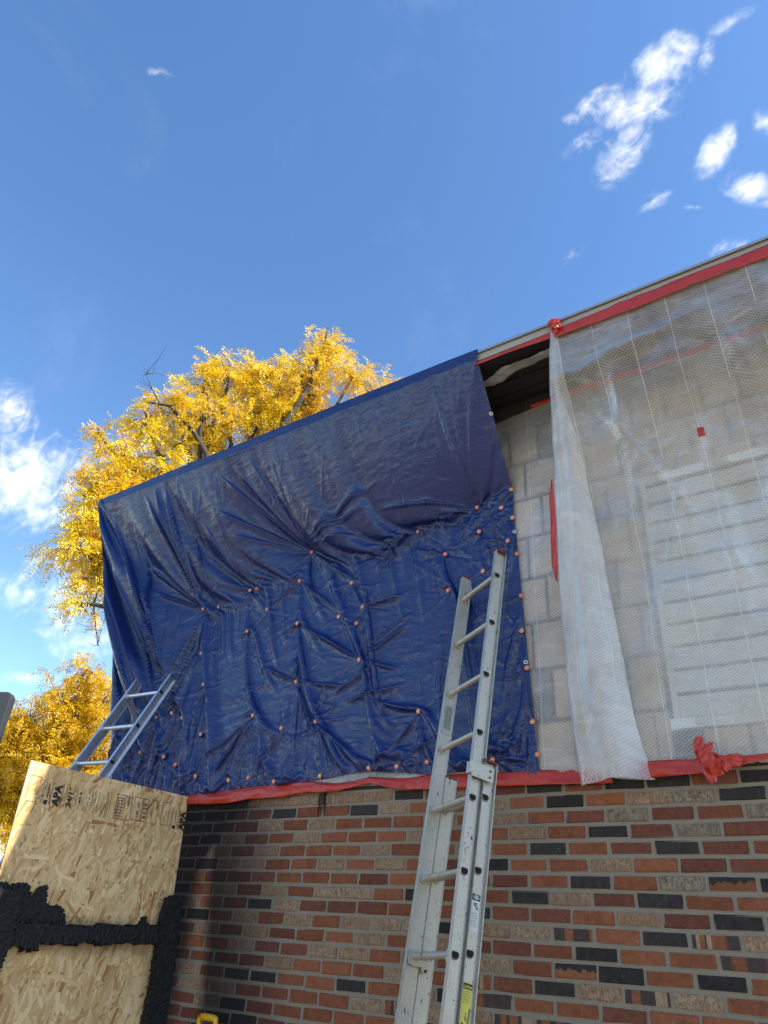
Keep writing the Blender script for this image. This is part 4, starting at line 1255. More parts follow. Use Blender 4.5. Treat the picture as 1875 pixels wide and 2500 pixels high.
ov = [(a - v_ * 0.014 + o * .0016 + nd_ * 0.015 * math.cos(t) + v_ * 0.008 * math.sin(t))[:] for t in np.linspace(0, 2 * math.pi, 17)[:-1]]
new_obj('warning_oval', mesh_py('warning_oval', ov, [tuple(range(16))]), st1, m_labelw)
put_text('warning_word', 'DANGER', 0.008, a - v_ * 0.017 - nd_ * 0.0125 + o * .002, xd, yd, st1, m_ink, 0.0002, 0.025)
pic = MB()
for q in ((-.006, -.034, .006, -.062), (.004, -.034, .012, -.062), (-.010, -.040, .002, -.044), (-.008, -.048, -.001, -.036)):
    pic.tube([(a + nd_ * q[0] + v_ * q[1] + o * .001)[:], (a + nd_ * q[2] + v_ * q[3] + o * .001)[:]], 0.0016, 4)
pic.build('pictogram', m_ink, st1)
for k in range(6):
    put_text('print_line', ['WATCH FOR WIRES', 'THIS LADDER', 'CONDUCTS', 'ELECTRICITY', 'KEEP CLEAR', 'OF POWER'][k], 0.006, a - v_ * (0.078 + k * 0.0095) - nd_ * 0.016 + o * .001, xd, yd, st1, m_ink, 0, 0.03)
st2, a, b, o = sticker('caution_label', 6.32, 7.6, True, 0, 0.024, m_labely, True)
top = MB(); top.sweep([(-.023, .0005), (.023, .0005), (.023, .0012), (-.023, .0012)], a - v_ * 0.004, a - v_ * 0.024, nd_, o); top.build('caution_panel', m_ink, st2)
put_text('caution_word', 'CAUTION', 0.013, a - v_ * 0.020 - nd_ * 0.021 + o * .0016, xd, yd, st2, m_labely, 0.0004, 0.042)
for k in range(5):
    put_text('print_line', ['SET LADDER AT', 'PROPER ANGLE', 'TOES AT BASE', 'STAND ERECT', 'ARMS OUT'][k], 0.006, a - v_ * (0.034 + k * 0.009) - nd_ * 0.019 + o * .001, xd, yd, st2, m_ink, 0, 0.034)
fig = MB()
def seg(x0, y0, x1, y1, r_=0.0012): fig.tube([(a + nd_ * x0 - v_ * y0 + o * .001)[:], (a + nd_ * x1 - v_ * y1 + o * .001)[:]], r_, 4)
for q in ((.018, .085, -.008, .30), (.022, .085, -.004, .30), (-.010, .15, .010, .148), (-.011, .15, -.016, .21), (-.016, .21, -.014, .25), (-.014, .25, -.018, .30), (-.010, .15, -.006, .21), (-.006, .21, -.012, .30), (-.016, .30, -.022, .30), (.004, .13, .000, .115), (.006, .125, .002, .10), (-.022, .312, .02, .312)): seg(*q)
for k in range(9): seg(.018 - .003 * k, .09 + .024 * k, .022 - .003 * k, .092 + .024 * k)
fig.tube([(a - nd_ * .010 - v_ * .140 + o * .001)[:], (a - nd_ * .010 - v_ * .1402 + o * .0015)[:]], 0.005, 8)
fig.build('pictogram', m_ink, st2)
st3, a, b, o = sticker('grey_label', 2.15, 2.75, False, 1, 0.026, m_labelg, False)
for k in range(10):
    put_text('print_line', 'CAUTION FOR YOUR SAFETY READ CAREFULLY'[k:k + 24], 0.006, a - v_ * 0.16 + nd_ * (-0.019 + k * 0.0042) + o * .0012, v_, -nd_, st3, m_ink, 0, 0.13)

lad2, L2_ = make_ladder('aluminium_ladder', 'bright aluminium ladder with blue tips leaning on the gathered tarp behind the strand board', (-0.476, -0.210, 3.152), (0.056, 0.397, 0.916), (-0.40, 0.012, 0.016), 0.3048, 11, 0, 0, m_alu, m_bluecap, toplen=0.155)

# ------------------------------------------------------------------ strand board panel
TRc = Vector((-0.167, -0.02, 2.431)); pu = Vector((0.1011, 0.9949, 0.0)).normalized()
pn0 = Vector((0.9949, -0.1011, 0)); le = R(-4.9)
pz = (Vector((0, 0, 1)) * math.cos(le) + pn0 * math.sin(le)).normalized(); pn = pu.cross(pz).normalized()
PW, PH = 1.153, 2.428
BASIS = Matrix((pu, pz, pn)).transposed().to_4x4(); BASIS.translation = TRc      # local x: along width (0 = wall side, negative outward), y: up (0 = top), z: out
def _osb(t, p):
    at = t.n('ShaderNodeAttribute', attribute_name='tint')
    oc = objco(t)
    g = t.noise(oc, 6, 4, 0.6)
    gr = t.noise(t.mapping(oc, rot=(0, 0, 0.25), scale=(260, 22, 1)), 1, 3, 0.65)
    gv = t.rng(gr, 0.25, 0.75, 0.80, 1.14, False)
    col = t.mix(1.0, at.outputs['Color'], t.comb(gv, gv, gv), 'MULTIPLY')
    x, y, z = t.sep(oc)[:]
    # scorched next to the burnt post and rail
    nn = t.math('MULTIPLY', t.math('SUBTRACT', t.noise(oc, 9, 4, 0.6), 0.5), 0.10)
    s1 = t.math('MULTIPLY', t.rng(t.math('ADD', x, nn), -0.15, -0.06), t.rng(y, -0.55, -0.72))
    s2 = t.math('MULTIPLY', t.rng(t.math('ABSOLUTE', t.math('ADD', t.math('ADD', y, 0.86), nn)), 0.05, 0.12, 1.0, 0.0), 0.55)
    col = t.mix(t.math('MULTIPLY', t.math('MAXIMUM', s1, s2), 0.85), col, (0.05, 0.035, 0.025, 1))
    t.set(p.inputs['Base Color'], col)
    bump(t, p, gr, 0.25, 0.001)
m_osb = M('strand_board', _osb, rough=0.55, spec=0.35)
def set_tint(me, cols):
    ca = me.color_attributes.new('tint', 'FLOAT_COLOR', 'POINT')
    ca.data.foreach_set('color', np.asarray(cols, dtype=np.float32).ravel())
core = MB().box((-PW, -PH, -0.012), (0, 0, -0.0012)).mesh('strand_board')
set_tint(core, np.tile((0.40, 0.27, 0.14, 1), (len(core.vertices), 1)))
board = new_obj('strand_board', core, None, m_osb)
board.matrix_world = BASIS
tag(board, 'new strand board sheet with black stamps along its top, standing by the charred frame', 'board panel')
r_ = np.random.default_rng(77)
NF = 6200
cx = r_.uniform(-PW - .02, .02, NF); cyy = r_.uniform(-PH - .02, .02, NF)
ang = np.where(r_.random(NF) < 0.8, r_.normal(R(74), R(20), NF), r_.uniform(0, math.pi, NF))
ln_ = r_.uniform(0.06, 0.19, NF); wd_ = r_.uniform(0.007, 0.030, NF) * np.where(r_.random(NF) < .12, 1.5, 1)
hgt = np.sort(r_.uniform(0.0, 0.0016, NF)) - 0.0011
vs = []; fs = []; cs = []
pal = np.array([(0.76, 0.55, 0.31), (0.69, 0.48, 0.25), (0.62, 0.41, 0.20), (0.80, 0.62, 0.39), (0.54, 0.32, 0.145), (0.64, 0.45, 0.25), (0.72, 0.54, 0.33), (0.40, 0.19, 0.075)])
pick = r_.choice(len(pal), NF, p=[.19, .17, .15, .15, .10, .12, .08, .04])
for k in range(NF):
    c_, s_ = math.cos(ang[k]), math.sin(ang[k])
    a, b = ln_[k] / 2, wd_[k] / 2
    e = r_.uniform(-.35, .35, 4) * b * 2
    q = [(-a + e[0], -b), (a + e[1], -b * r_.uniform(.5, 1)), (a + e[2], b), (-a + e[3], b * r_.uniform(.5, 1))]
    tl = r_.normal(0, 0.0004, 2)
    o = len(vs)
    for (x, y) in q:
        X = min(max(cx[k] + x * c_ - y * s_, -PW), 0); Y = min(max(cyy[k] + x * s_ + y * c_, -PH), 0)
        vs.append((X, Y, hgt[k] + (x * tl[0] + y * tl[1]) * 4))
        cs.append((*(pal[pick[k]] * (1.10, 1.0, .85) * r_.uniform(.86, 1.12)), 1))
    fs.append((o, o + 1, o + 2, o + 3))
me = mesh_np('wood_strands', vs, fs); set_tint(me, cs)
strands = new_obj('wood_strands', me, board, m_osb)
tag(strands, kind='stuff')
# stamps: text runs up the sheet
m_stamp = M('stamp_ink', lambda t, p: t.set(p.inputs['Base Color'], t.mix(t.rng(t.noise(objco(t), 160, 3, .6), .5, .62), (0.022, 0.017, 0.013, 1), (0.07, 0.048, 0.03, 1))), rough=0.7)
ZS = 0.0022
def stamp_text(body, x, y0, y1, size, bold=0.0):
    o = put_text('stamp_text', body, size, (x, y0, ZS), (0, 1, 0), (-1, 0, 0), board, m_stamp, bold, y1 - y0)
    return o
def stamp_lines(rects, name='stamp_line'):
    mb = MB()
    for (x0, y0, x1, y1) in rects:
        mb.add([(x0, y0, ZS), (x1, y0, ZS), (x1, y1, ZS), (x0, y1, ZS)], [(0, 1, 2, 3)])
    return mb.build(name, m_stamp, board)
def frame_rect(x0, x1, y0, y1, t_=0.003):
    return [(x0, y0, x0 + t_, y1), (x1 - t_, y0, x1, y1), (x0 + t_, y0, x1 - t_, y0 + t_), (x0 + t_, y1 - t_, x1 - t_, y1)]
stamp_lines(frame_rect(-1.128, -1.06, -0.221, -0.078, 0.0022), 'stamp_box')
def vline(x, y0=-0.219, y1=-0.09, w=0.0024): return (x - w / 2, y0, x + w / 2, y1)
def apa(x):
    stamp_lines([vline(x - 0.072), vline(x - 0.060), vline(x - 0.020), vline(x - 0.013), vline(x + 0.047), vline(x + 0.054)])
    # small house mark and maker's line
    hx = x - 0.030
    mbx = MB(); mbx.add([(hx - .018, -.222, ZS), (hx, -.222, ZS), (hx, -.196, ZS), (hx - .018, -.196, ZS), (hx - .026, -.209, ZS)], [(0, 1, 2, 3, 4)])
    mbx.build('stamp_mark', m_stamp, board)
    stamp_lines([(hx - .014 + .006 * q, -.188 + .014 * k, hx - .010 + .006 * q, -.178 + .014 * k) for k in range(6) for q in range(2)], 'stamp_line')
    stamp_text('APA', x + 0.040, -0.219, -0.098, 0.060, 0.0035)
apa(-0.962)
stamp_text('RATED SHEATHING', -0.882, -0.219, -0.087, 0.014)
stamp_text('24/16', -0.846, -0.214, -0.095, 0.040, 0.0022)
stamp_text('SIZED FOR SPACING', -0.832, -0.214, -0.09, 0.010)
stamp_text('EXPOSURE 1', -0.812, -0.20, -0.09, 0.013)
stamp_text('454', -0.784, -0.184, -0.115, 0.020, 0.0006)
stamp_lines([vline(-0.792, -0.105, -0.085), vline(-0.792, -0.215, -0.192)])
stamp_text('THICKNESS 0.418 IN.', -0.768, -0.19, -0.09, 0.010)
ring = [(-0.752 + 0.013 * math.cos(t), -0.205 + 0.013 * math.sin(t)) for t in np.linspace(0, 2 * math.pi, 15)[:-1]]
mbx = MB()
for i in range(14):
    a_, b_ = ring[i], ring[(i + 1) % 14]
    cxr, cyr = -0.752, -0.205
    mbx.add([(a_[0], a_[1], ZS), (b_[0], b_[1], ZS), (cxr + (b_[0] - cxr) * .78, cyr + (b_[1] - cyr) * .78, ZS), (cxr + (a_[0] - cxr) * .78, cyr + (a_[1] - cyr) * .78, ZS)], [(0, 1, 2, 3)])
mbx.build('stamp_ring', m_stamp, board)
stamp_text('PS 2-18', -0.728, -0.185, -0.10, 0.017)
stamp_text('7/16 CATEGORY', -0.704, -0.219, -0.088, 0.018)
stamp_lines([vline(-0.697), vline(-0.688)])
stamp_text('1R24/2F16/W24', -0.662, -0.215, -0.09, 0.017)
stamp_text('STRENGTH AXIS', -0.645, -0.205, -0.10, 0.010)
stamp_text('THIS DIRECTION', -0.632, -0.215, -0.11, 0.010)
stamp_lines([vline(-0.610, -0.235, -0.08, .003), vline(-0.600, -0.235, -0.075, .003), vline(-0.585, -0.175, -0.08, .003)])
stamp_lines(frame_rect(-0.543, -0.426, -0.225, -0.080, .003), 'stamp_box')
stamp_lines([vline(-0.482, -0.222, -0.083)] + [(-.535 + .009 * i, -.215 + .018 * j + .004 * ((i * 7 + j * 3) % 3), -.529 + .009 * i, -.203 + .018 * j) for i in range(5) for j in range(7)])
stamp_text('2024', -0.448, -0.142, -0.088, 0.022, 0.0004)
stamp_lines(frame_rect(-0.415, -0.300, -0.214, -0.073, .003), 'stamp_box')
stamp_lines([vline(-0.350, -0.211, -0.076), vline(-0.345, -0.211, -0.076), vline(-0.310, -0.205, -0.08)] + [(-.338 + .009 * i, -.195 + .026 * j, -.333 + .009 * i, -.178 + .026 * j) for i in range(3) for j in range(4)])
stamp_text('UP -09', -0.372, -0.195, -0.105, 0.020, 0.0004)
stamp_lines(frame_rect(-0.268, -0.226, -0.215, -0.070, .0026), 'stamp_box')
stamp_text('2024', -0.232, -0.126, -0.080, 0.017, 0.0003)
stamp_lines(frame_rect(-0.196, -0.136, -0.209, -0.066, .0026), 'stamp_box')
apa(-0.042)

# ------------------------------------------------------------------ charred frame in front of the board
def _char(t, p):
    oc = objco(t)
    n = t.noise(oc, 40, 4, 0.65)
    v1 = t.voro(t.mapping(oc, scale=(22, 38, 30)), 1.0, 'DISTANCE_TO_EDGE')
    t.set(p.inputs['Base Color'], t.mix(n, (0.008, 0.0075, 0.007, 1), (0.020, 0.019, 0.018, 1)))
    t.set(p.inputs['Roughness'], t.rng(n, 0.3, 0.7, 0.5, 0.75, False))
    h = t.math('ADD', t.rng(v1, 0.0, 0.06), t.math('MULTIPLY', n, 0.25))
    bump(t, p, h, 0.6, 0.003)
m_char = M('charred_wood', _char, rough=0.55, spec=0.35)
def inside(poly, X, Y):
    r = np.zeros(X.shape, bool); n = len(poly)
    for i in range(n):
        x0, y0 = poly[i]; x1, y1 = poly[(i + 1) % n]
        c = ((y0 > Y) != (y1 > Y)) & (X < (x1 - x0) * (Y - y0) / (y1 - y0 + 1e-12) + x0)
        r ^= c
    return r
def charred(name, poly, z0, thick, parent, cell=(0.030, 0.018), res=0.008, seed=1):
    r = np.random.default_rng(seed)
    P = np.array(poly)
    x0, y0 = P.min(0) - res; x1, y1 = P.max(0) + res
    nx, ny = int((x1 - x0) / res) + 1, int((y1 - y0) / res) + 1
    X, Y = np.meshgrid(x0 + np.arange(nx + 1) * res, y0 + np.arange(ny + 1) * res, indexing='ij')
    ns = max(4, int((x1 - x0) * (y1 - y0) / (cell[0] * cell[1])))
    S = np.stack([r.uniform(x0, x1, ns) / cell[0], r.uniform(y0, y1, ns) / cell[1]], -1)
    Q = np.stack([X / cell[0], Y / cell[1]], -1).reshape(-1, 2)
    h = np.empty(len(Q))
    for i in range(0, len(Q), 4000):
        d = np.sort(((Q[i:i + 4000, None] - S[None]) ** 2).sum(-1), axis=1)[:, :2] ** .5
        h[i:i + 4000] = np.clip((d[:, 1] - d[:, 0]) * 1.6, 0, 1) ** .5
    h = h.reshape(X.shape) * 0.0045 + r.normal(0, .0003, X.shape)
    jx = r.normal(0, res * .10, X.shape); jy = r.normal(0, res * .10, X.shape)
    keep = inside(poly, (X[:-1, :-1] + res / 2) + r.normal(0, res * .5, (nx, ny)), (Y[:-1, :-1] + res / 2) + r.normal(0, res * .5, (nx, ny)))
    idx = -np.ones(X.shape, int); V = []; F = []
    def vid(i, j, top):
        key = (i, j, top)
        if key not in cache:
            cache[key] = len(V)
            V.append((X[i, j] + jx[i, j], Y[i, j] + jy[i, j], z0 + (thick + h[i, j] if top else 0)))
        return cache[key]
    cache = {}
    for i in range(nx):
        for j in range(ny):
            if not keep[i, j]: continue
            F.append((vid(i, j, 1), vid(i + 1, j, 1), vid(i + 1, j + 1, 1), vid(i, j + 1, 1)))
            for (di, dj, a, b) in ((-1, 0, (i, j + 1), (i, j)), (1, 0, (i + 1, j), (i + 1, j + 1)), (0, -1, (i, j), (i + 1, j)), (0, 1, (i + 1, j + 1), (i, j + 1))):
                ii, jj = i + di, j + dj
                if not (0 <= ii < nx and 0 <= jj < ny and keep[ii, jj]):
                    F.append((vid(*a, 0), vid(*b, 0), vid(*b, 1), vid(*a, 1)))
    o = new_obj(name, mesh_py(name, V, F), parent, m_char)
    o.matrix_world = BASIS
    return o
frame = empty('charred_frame', (0, -0.6, 0), 'burnt black timber frame with jagged remains of boarding against the strand board', 'timber frame')
def charred_part(*a, **k):
    o = charred(*a, None, **k)
    o.parent = frame; o.matrix_parent_inverse = Matrix.Translation(frame.location).inverted()
    return o
ZB = -2.42
charred_part('post', [(-0.071, -0.627), (-0.02, -0.615), (0.069, -0.619), (0.076, -0.809), (0.07, -0.974), (0.067, -1.281), (0.067, ZB), (-0.115, ZB), (-0.104, -1.279), (-0.087, -1.076), (-0.09, -0.873), (-0.099, -0.791)], 0.003, 0.055, cell=(0.055, 0.026), seed=2)
charred_part('rail', [(-1.052, -0.829), (-0.728, -0.817), (-0.68, -0.822), (-0.567, -0.817), (-0.498, -0.796), (-0.436, -0.802), (-0.358, -0.802), (-0.243, -0.793), (-0.217, -0.747), (-0.185, -0.783), (-0.085, -0.791), (-0.085, -0.873), (-0.204, -0.885), (-0.337, -0.888), (-0.462, -0.904), (-0.556, -0.892), (-0.655, -0.913), (-0.756, -0.911), (-0.859, -0.919), (-0.857, -0.949), (-0.944, -0.95), (-0.951, -0.927), (-1.022, -0.947), (-1.12, -0.966)], 0.003, 0.042, cell=(0.026, 0.050), seed=3)
charred_part('burnt_board', [(-1.30, -0.65), (-1.152, -0.647), (-1.099, -0.645), (-1.082, -0.674), (-1.059, -0.644), (-0.976, -0.639), (-0.946, -0.715), (-0.942, -0.677), (-0.911, -0.639), (-0.877, -0.639), (-0.852, -0.732), (-0.752, -0.734), (-0.724, -0.798), (-0.708, -0.825), (-1.02, -0.835), (-1.05, -0.70), (-1.30, -0.70)], 0.003, 0.02, cell=(0.04, 0.035), seed=4)
charred_part('stud', [(-1.33, -0.67), (-1.14, -0.683), (-1.06, -0.674), (-1.03, -0.836), (-1.034, -0.918), (-1.05, -1.0), (-1.08, -1.3), (-1.10, ZB), (-1.25, ZB)], 0.03, 0.06, cell=(0.055, 0.028), seed=5)
# ------------------------------------------------------------------ shovel by the wall
sv = empty('shovel', (0.46, -0.2, 0), 'shovel with yellow ribbed D grip standing against the brick wall', 'shovel')
m_yel = M('yellow_plastic', lambda t, p: t.set(p.inputs['Base Color'], t.mix(t.noise(wpos(t), 40, 4, .6), (0.72, 0.36, 0.012, 1), (0.80, 0.44, 0.02, 1))), rough=0.42)
m_wood = M('ash_handle', lambda t, p: t.set(p.inputs['Base Color'], t.mix(t.noise(t.mapping(wpos(t), scale=(80, 80, 6)), 1, 4, .6), (0.42, 0.28, 0.14, 1), (0.55, 0.40, 0.22, 1))), rough=0.55)
m_blade = M('dark_steel', None, (0.12, 0.115, 0.11), 0.45, 0.8)
def svp(o):
    o.parent = sv; o.matrix_parent_inverse = Matrix.Translation(sv.location).inverted(); return o
gx0, gx1, gz, gy = 0.395, 0.522, 1.235, -0.12
svp(MB().tube([(gx0 + .012, gy, gz), (gx1 - .012, gy, gz)], 0.016, 12).build('grip', m_yel, None, True))
for k in range(9):
    x = gx0 + 0.03 + k * 0.0085
    svp(MB().tube([(x - .0018, gy, gz), (x + .0018, gy, gz)], 0.0172, 12).build('grip_rib', m_yel))
for xs, xd_ in ((gx0, 1), (gx1, -1)):
    pts = [(xs + xd_ * .016, gy, gz + .004), (xs + xd_ * .004, gy, gz - .004), (xs, gy, gz - .022), (xs + xd_ * .004, gy + .002, gz - .06), (xs + xd_ * .035, gy + .003, gz - .10), ((gx0 + gx1) / 2, gy + .004, gz - .13)]
    svp(MB().tube(pts, [.015, .016, .014, .012, .012, .014], 10).build('grip_arm', m_yel, None, True))
cxs = (gx0 + gx1) / 2
svp(MB().tube([(cxs, gy + .004, gz - .12), (cxs, gy + .006, gz - .2)], 0.02, 12).build('socket', m_yel, None, True))
svp(MB().tube([(cxs, gy + .006, gz - .18), (cxs, gy - .06, 0.32)], 0.0175, 10).build('shaft', m_wood, None, True))
bl = []
nb, mbk = 9, 7
for i in range(nb):
    q = i / (nb - 1)
    hw = 0.115 * (1 - 0.15 * q) if q < .7 else 0.115 * .9 * math.sqrt(max(0, 1 - ((q - .7) / .3) ** 2)) + .003
    for j in range(mbk):
        s_ = j / (mbk - 1) * 2 - 1
        bl.append((cxs + s_ * hw, gy - .065 - .05 * q + .03 * s_ * s_ - .02, 0.33 - 0.325 * q))
svp(new_obj('blade', mesh_np('blade', bl, grid_faces(nb, mbk)), None, m_blade, True)).modifiers.new('t', 'SOLIDIFY').thickness = 0.003

# ------------------------------------------------------------------ trees
def _bark(t, p):
    c = wpos(t)
    n = t.noise(t.mapping(c, scale=(25, 25, 7)), 1, 5, 0.65)
    t.set(p.inputs['Base Color'], t.mix(n, (0.022, 0.018, 0.014, 1), (0.07, 0.056, 0.044, 1)))
    bump(t, p, n, 0.6, 0.02)
m_bark = M('bark', _bark, rough=0.9)
def leaf_mat(name, cols):
    m = bpy.data.materials.new(name); m.use_nodes = True
    t = NT(m.node_tree); m.node_tree.nodes.clear()
    at = t.n('ShaderNodeAttribute', attribute_name='tint')
    c = at.outputs['Color']
    d = t.n('ShaderNodeBsdfDiffuse', ins={'Color': c})
    tr = t.n('ShaderNodeBsdfTranslucent', ins={'Color': c})
    s = t.n('ShaderNodeMixShader', ins={0: 0.42, 1: d.outputs[0], 2: tr.outputs[0]})
    g = t.n('ShaderNodeBsdfGlossy', ins={'Color': (1, 1, 1, 1), 'Roughness': 0.45})
    s2 = t.n('ShaderNodeMixShader', ins={0: 0.04, 1: s.outputs[0], 2: g.outputs[0]})
    t.n('ShaderNodeOutputMaterial', ins={0: s2.outputs[0]})
    return m
m_leaf = leaf_mat('yellow_locust_leaf', None)
def make_tree(name, label, base, lobes, limbs, n_twig, frond_len, seed, pal, bare=(), fork_z=3.2, per=(6, 10), trunk_r=0.19, leaflet=0.016, shrink=1.0):
    r = np.random.default_rng(seed)
    root = empty(name, base, label, 'tree', None)
    base = np.array(base, float)
    wood = MB()
    lob = np.array(lobes)
    cen = lob[:, :3].mean(0)
    fork = np.array([base[0] * .75 + cen[0] * .25, base[1] * .75 + cen[1] * .25, fork_z])
    mid = np.array([fork[0] * .5 + cen[0] * .5, fork[1] * .5 + cen[1] * .5, fork_z * .45 + cen[2] * .55])
    def curve(a, b, k, wob):
        q = np.linspace(0, 1, k)[:, None]
        p = a + (b - a) * q
        p[:, 2] += np.sin(np.pi * q[:, 0]) * wob
        p[1:-1] += r.normal(0, np.linalg.norm(b - a) * .028, (k - 2, 3))
        return p
    wood.tube(curve(base, fork, 6, 0), np.linspace(trunk_r, trunk_r * .72, 6), 9)
    wood.tube(curve(fork, mid, 6, 0), np.linspace(trunk_r * .72, trunk_r * .4, 6), 8)
    for pts, r0 in limbs:
        P_ = np.array(pts)
        a0 = mid if np.linalg.norm(P_[0] - mid) < np.linalg.norm(P_[0] - fork) else fork
        wood.tube(np.vstack([curve(a0, P_[0], 4, 0)[:-1], P_]), np.linspace(r0 * 1.3, r0 * .25, len(P_) + 3), 7)
    lobes = [(a_, b_, c_, d_ * shrink) for a_, b_, c_, d_ in lobes]
    vol = lob[:, 3] ** 2.3
    per_l = np.maximum(4, (n_twig * vol / vol.sum()).astype(int))
    fr_p, fr_d, fr_l, fr_c = [], [], [], []
    for (lx, ly, lz, lr), cnt in zip(lobes, per_l):
        c = np.array((lx, ly, lz))
        a0 = mid + (fork - mid) * r.uniform(0, .7) if c[2] < mid[2] + .6 else mid
        br = curve(a0, c, 6, 0.15)
        wood.tube(br, np.linspace(0.062, 0.02, 6), 5, False)
        tone = r.normal(0, 0.10)
        for k in range(cnt):
            d = r.normal(size=3); d /= np.linalg.norm(d)
            rad = lr * (r.random() ** 0.40) * r.choice((.8, .95, 1.1, 1.28))
            tip = c + d * rad * np.array([1.05, 1.05, .9])
            st = c + (tip - c) * r.uniform(.0, .35) + r.normal(0, lr * .12, 3)
            tw = curve(st, tip, 4, r.uniform(-.04, .06))
            if k % 2 == 0: wood.tube(tw, np.linspace(0.013, 0.004, 4), 3, False)
            nf = r.integers(*per)
            for f in range(nf):
                q = r.uniform(.55, 1.08)
                p = st + (tip - st) * q
                dd = (tip - st) / (np.linalg.norm(tip - st) + 1e-6) * .6 + r.normal(0, .75, 3)
                dd[2] -= .35
                dd /= np.linalg.norm(dd)
                fr_p.append(p); fr_d.append(dd); fr_l.append(frond_len * r.uniform(.65, 1.25)); fr_c.append(tone + r.normal(0, .12))
    for pts in bare:
        wood.tube(pts, np.linspace(0.012, 0.003, len(pts)), 4, False)
        P_ = np.array(pts)
        for k in range(14):
            i = r.integers(1, len(P_)); s0 = P_[i]
            e = s0 + r.normal(0, .16, 3) + np.array((0, 0, .08))
            mpt = (s0 + e) / 2 + r.normal(0, .03, 3)
            wood.tube([s0, mpt, e], [.005, .004, .002], 3, False)
    FP = np.array(fr_p); FD = np.array(fr_d); FL = np.array(fr_l); FC = np.array(fr_c)
    n = len(FP)
    # compound leaf: pairs of leaflets on a drooping stalk
    NP = 7
    side = np.cross(FD, r.normal(size=(n, 3))); side /= np.linalg.norm(side, axis=1, keepdims=True) + 1e-9
    nrm = np.cross(side, FD)
    V = []; Cc = []
    pal = np.array(pal)
    t0 = np.clip(FC * 1.3 + .5, 0, 1)
    ci = t0 * (len(pal) - 1); i0 = np.clip(ci.astype(int), 0, len(pal) - 2)
    colf = pal[i0] + (pal[i0 + 1] - pal[i0]) * (ci - i0)[:, None]
    for k in range(NP):
        q = (k + .6) / NP
        stem = FP + FD * (FL * q)[:, None]
        stem[:, 2] -= FL * q * q * .28
        for sg_ in (-1, 1):
            dirl = side * sg_ + FD * .45 + r.normal(0, .22, (n, 3))
            dirl /= np.linalg.norm(dirl, axis=1, keepdims=True)
            ll = (FL * .27 * (1.0 - .45 * abs(q - .45)))[:, None]
            wv = np.cross(dirl, nrm + r.normal(0, .35, (n, 3))); wv /= np.linalg.norm(wv, axis=1, keepdims=True) + 1e-9
            wv *= leaflet * .5
            a = stem; b = stem + dirl * ll * .5 + wv; c_ = stem + dirl * ll; d_ = stem + dirl * ll * .5 - wv
            c_[:, 2] -= ll[:, 0] * .2
            V.append(np.stack([a, b, c_, d_], 1))
            cc = np.clip(colf * (1 + r.normal(0, .10, (n, 1))), 0, 1)
            Cc.append(np.repeat(np.concatenate([cc, np.ones((n, 1))], 1)[:, None], 4, 1))
    V = np.concatenate(V).reshape(-1, 3); Cc = np.concatenate(Cc).reshape(-1, 4)
    F = np.arange(len(V)).reshape(-1, 4)
    me = mesh_np('crown', V - base, F); set_tint(me, Cc)
    new_obj('crown', me, root, m_leaf)
    wm = wood.mesh('trunk')
    wm.transform(Matrix.Translation(-Vector(base)))
    new_obj('trunk', wm, root, m_bark, True)
    return root
LOB = [(-2.62, 3.31, 10.81, 0.56), (-2.85, 3.08, 10.13, 0.58), (-2.24, 3.64, 10.21, 0.43), (-3.33, 2.55, 9.83, 0.57), (-3.65, 2.15, 9.57, 0.56), (-3.88, 1.84, 9.42, 0.38), (-4.05, 1.59, 8.69, 0.54), (-3.71, 2.07, 8.65, 0.67), (-3.24, 2.66, 8.97, 0.68), (-2.82, 3.11, 9.49, 0.63), (-4.27, 1.24, 8.27, 0.46), (-4.5, 0.82, 7.76, 0.26), (-4.34, 1.12, 7.6, 0.38), (-4.1, 1.51, 7.69, 0.57), (-4.42, 0.99, 7.05, 0.48), (-4.26, 1.26, 6.93, 0.60), (-4.40, 1.02, 6.45, 0.50), (-4.42, 0.98, 5.95, 0.50), (-4.25, 1.28, 6.2, 0.52), (-4.27, 1.24, 5.55, 0.42), (-4.33, 1.14, 5.2, 0.25), (-4.2, 1.34, 5.85, .45), (-1.89, 3.93, 9.9, 0.39)]
CAMP = np.array(cam.location)
hid = []
r_ = np.random.default_rng(2)
for (x, y, z, q) in LOB:                # the crown's far side, a little smaller
    if q > .62:
        d = np.array((x, y, z)) - CAMP; d /= np.linalg.norm(d)
        p = np.array((x, y, z)) + d * r_.uniform(.7, 1.5) + r_.normal(0, .15, 3) - np.array((0, 0, .15))
        hid.append((*p, q * .9))
hid += [(-3.0, 3.6, 8.0, .9), (-3.5, 3.0, 7.2, .8), (-2.6, 4.2, 8.8, .8), (-3.9, 2.2, 6.6, .6)]
YEL = [(0.52, 0.28, 0.012), (0.70, 0.44, 0.016), (0.82, 0.58, 0.022), (0.86, 0.66, 0.035), (0.84, 0.70, 0.08)]
make_tree('locust_tree', 'tall golden yellow tree rising behind the tarp-covered roof', (-3.3, 2.6, 0), LOB + hid,
          [([(-3.46, 1.92, 7.81), (-3.63, 1.68, 8.18), (-3.75, 1.5, 8.34), (-3.87, 1.31, 8.49), (-4.06, 1.01, 8.42)], .055),
           ([(-2.69, 2.82, 9.04), (-2.57, 2.94, 9.61), (-2.53, 2.97, 10.09), (-2.46, 3.04, 10.5), (-2.45, 3.05, 11.01)], .06),
           ([(-3.55, 1.75, 8.2), (-3.5, 1.8, 8.6), (-3.55, 1.72, 8.9)], .05)],
          1450, 0.23, 5, YEL, shrink=0.9, bare=[[(-3.95, 1.2, 8.5), (-4.05, 1.05, 8.75), (-4.12, .95, 8.95)], [(-4.15, 1.25, 5.6), (-4.2, 1.3, 5.2), (-4.15, 1.4, 4.9), (-4.1, 1.45, 4.7)]])
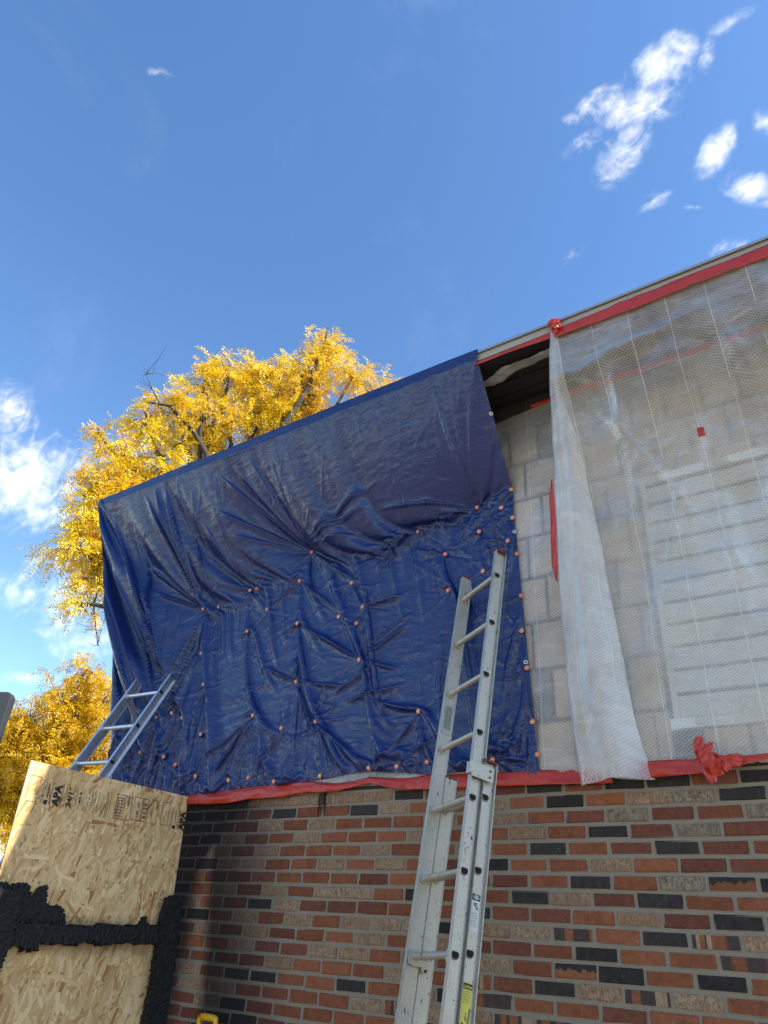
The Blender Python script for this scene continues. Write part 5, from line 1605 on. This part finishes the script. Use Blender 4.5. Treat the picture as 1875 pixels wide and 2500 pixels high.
LOB2 = [(-8.84, 4.31, 5.84, 0.49), (-8.54, 4.77, 5.53, 0.49), (-8.95, 4.13, 5.23, 0.65), (-9.14, 3.81, 4.77, 0.65), (-8.62, 4.66, 4.87, 0.73), (-8.88, 4.25, 4.26, 0.8), (-9.25, 3.61, 4.14, 0.72), (-9.05, 3.97, 3.5, 0.72), (-8.66, 4.59, 3.59, 0.72), (-9.54, 3.05, 4.39, 0.72), (-9.06, 3.94, 2.95, 0.4), (-9.45, 3.24, 3.38, 0.79), (-8.41, 4.97, 4.31, 0.48), (-9.33, 3.45, 4.7, 0.4),
        (-9.6, 4.9, 4.6, .9), (-10.0, 4.2, 4.0, .9), (-9.4, 5.4, 3.9, .8), (-9.2, 4.8, 5.4, .6)]
make_tree('locust_tree', 'lower ochre yellow tree beyond the strand board and ladder', (-9.4, 4.6, 0), LOB2, [], 1150, 0.25, 9, [(0.44, 0.26, 0.012), (0.60, 0.38, 0.014), (0.74, 0.50, 0.018), (0.82, 0.60, 0.03)], fork_z=1.8, trunk_r=0.16, leaflet=0.020)

# ------------------------------------------------------------------ far house and the dark panel at the left
hs = empty('house', (-21, 9.5, 0), 'white sided house half hidden behind the lower yellow tree', 'house')
def hp(o):
    o.parent = hs; o.matrix_parent_inverse = Matrix.Translation(hs.location).inverted(); return o
hp(MB().box((-24, 8.0, 0), (-17.2, 13.5, 3.9)).build('wall', m_white))
hp(MB().sweep([(7.6, 3.9), (10.75, 5.9), (13.9, 3.9), (13.9, 4.05), (10.75, 6.1), (7.6, 4.05)], (-24.4, 0, 0), (-16.8, 0, 0), (0, 1, 0), (0, 0, 1)).build('roof', m_roof))
m_glass = M('dark_glass', None, (0.03, 0.035, 0.04), 0.08)
for yy_ in (9.2, 11.6):
    w_ = hp(MB().box((-17.2, yy_, 1.3), (-17.15, yy_ + 1.0, 2.7)).build('window', m_white))
    pn_ = MB().box((-17.15, yy_ + .08, 1.38), (-17.14, yy_ + .92, 2.62)).build('pane', m_glass); pn_.parent = w_
    for k in range(1): pass
# tall dark panel standing beyond the board, only its rounded top corner in view
m_dark = M('dark_grey_plastic', None, (0.035, 0.038, 0.045), 0.38)
hd = Vector((-0.833, -0.553, 0)).normalized(); nd0 = Vector((0.553, -0.833, 0)).normalized()
rr_ = 0.05
out_ = [(0.0, 0.0), (0.0, 2.96 - rr_)] + [(rr_ - rr_ * math.cos(R(a)), 2.96 - rr_ + rr_ * math.sin(R(a))) for a in range(15, 91, 15)] + [(0.60, 2.93), (0.66, 2.88), (0.66, 0.0)]
dpm = MB()
dpm.sweep(out_, Vector((-0.965, -1.05, 0)), Vector((-0.965, -1.05, 0)) - nd0 * 0.07, hd, (0, 0, 1))
dp = dpm.build('dark_panel', m_dark)
tag(dp, 'tall dark grey panel with a rounded top corner beside the lower yellow tree', 'panel')
bev = dp.modifiers.new('edge', 'BEVEL'); bev.width = 0.012; bev.segments = 2; bev.limit_method = 'ANGLE'
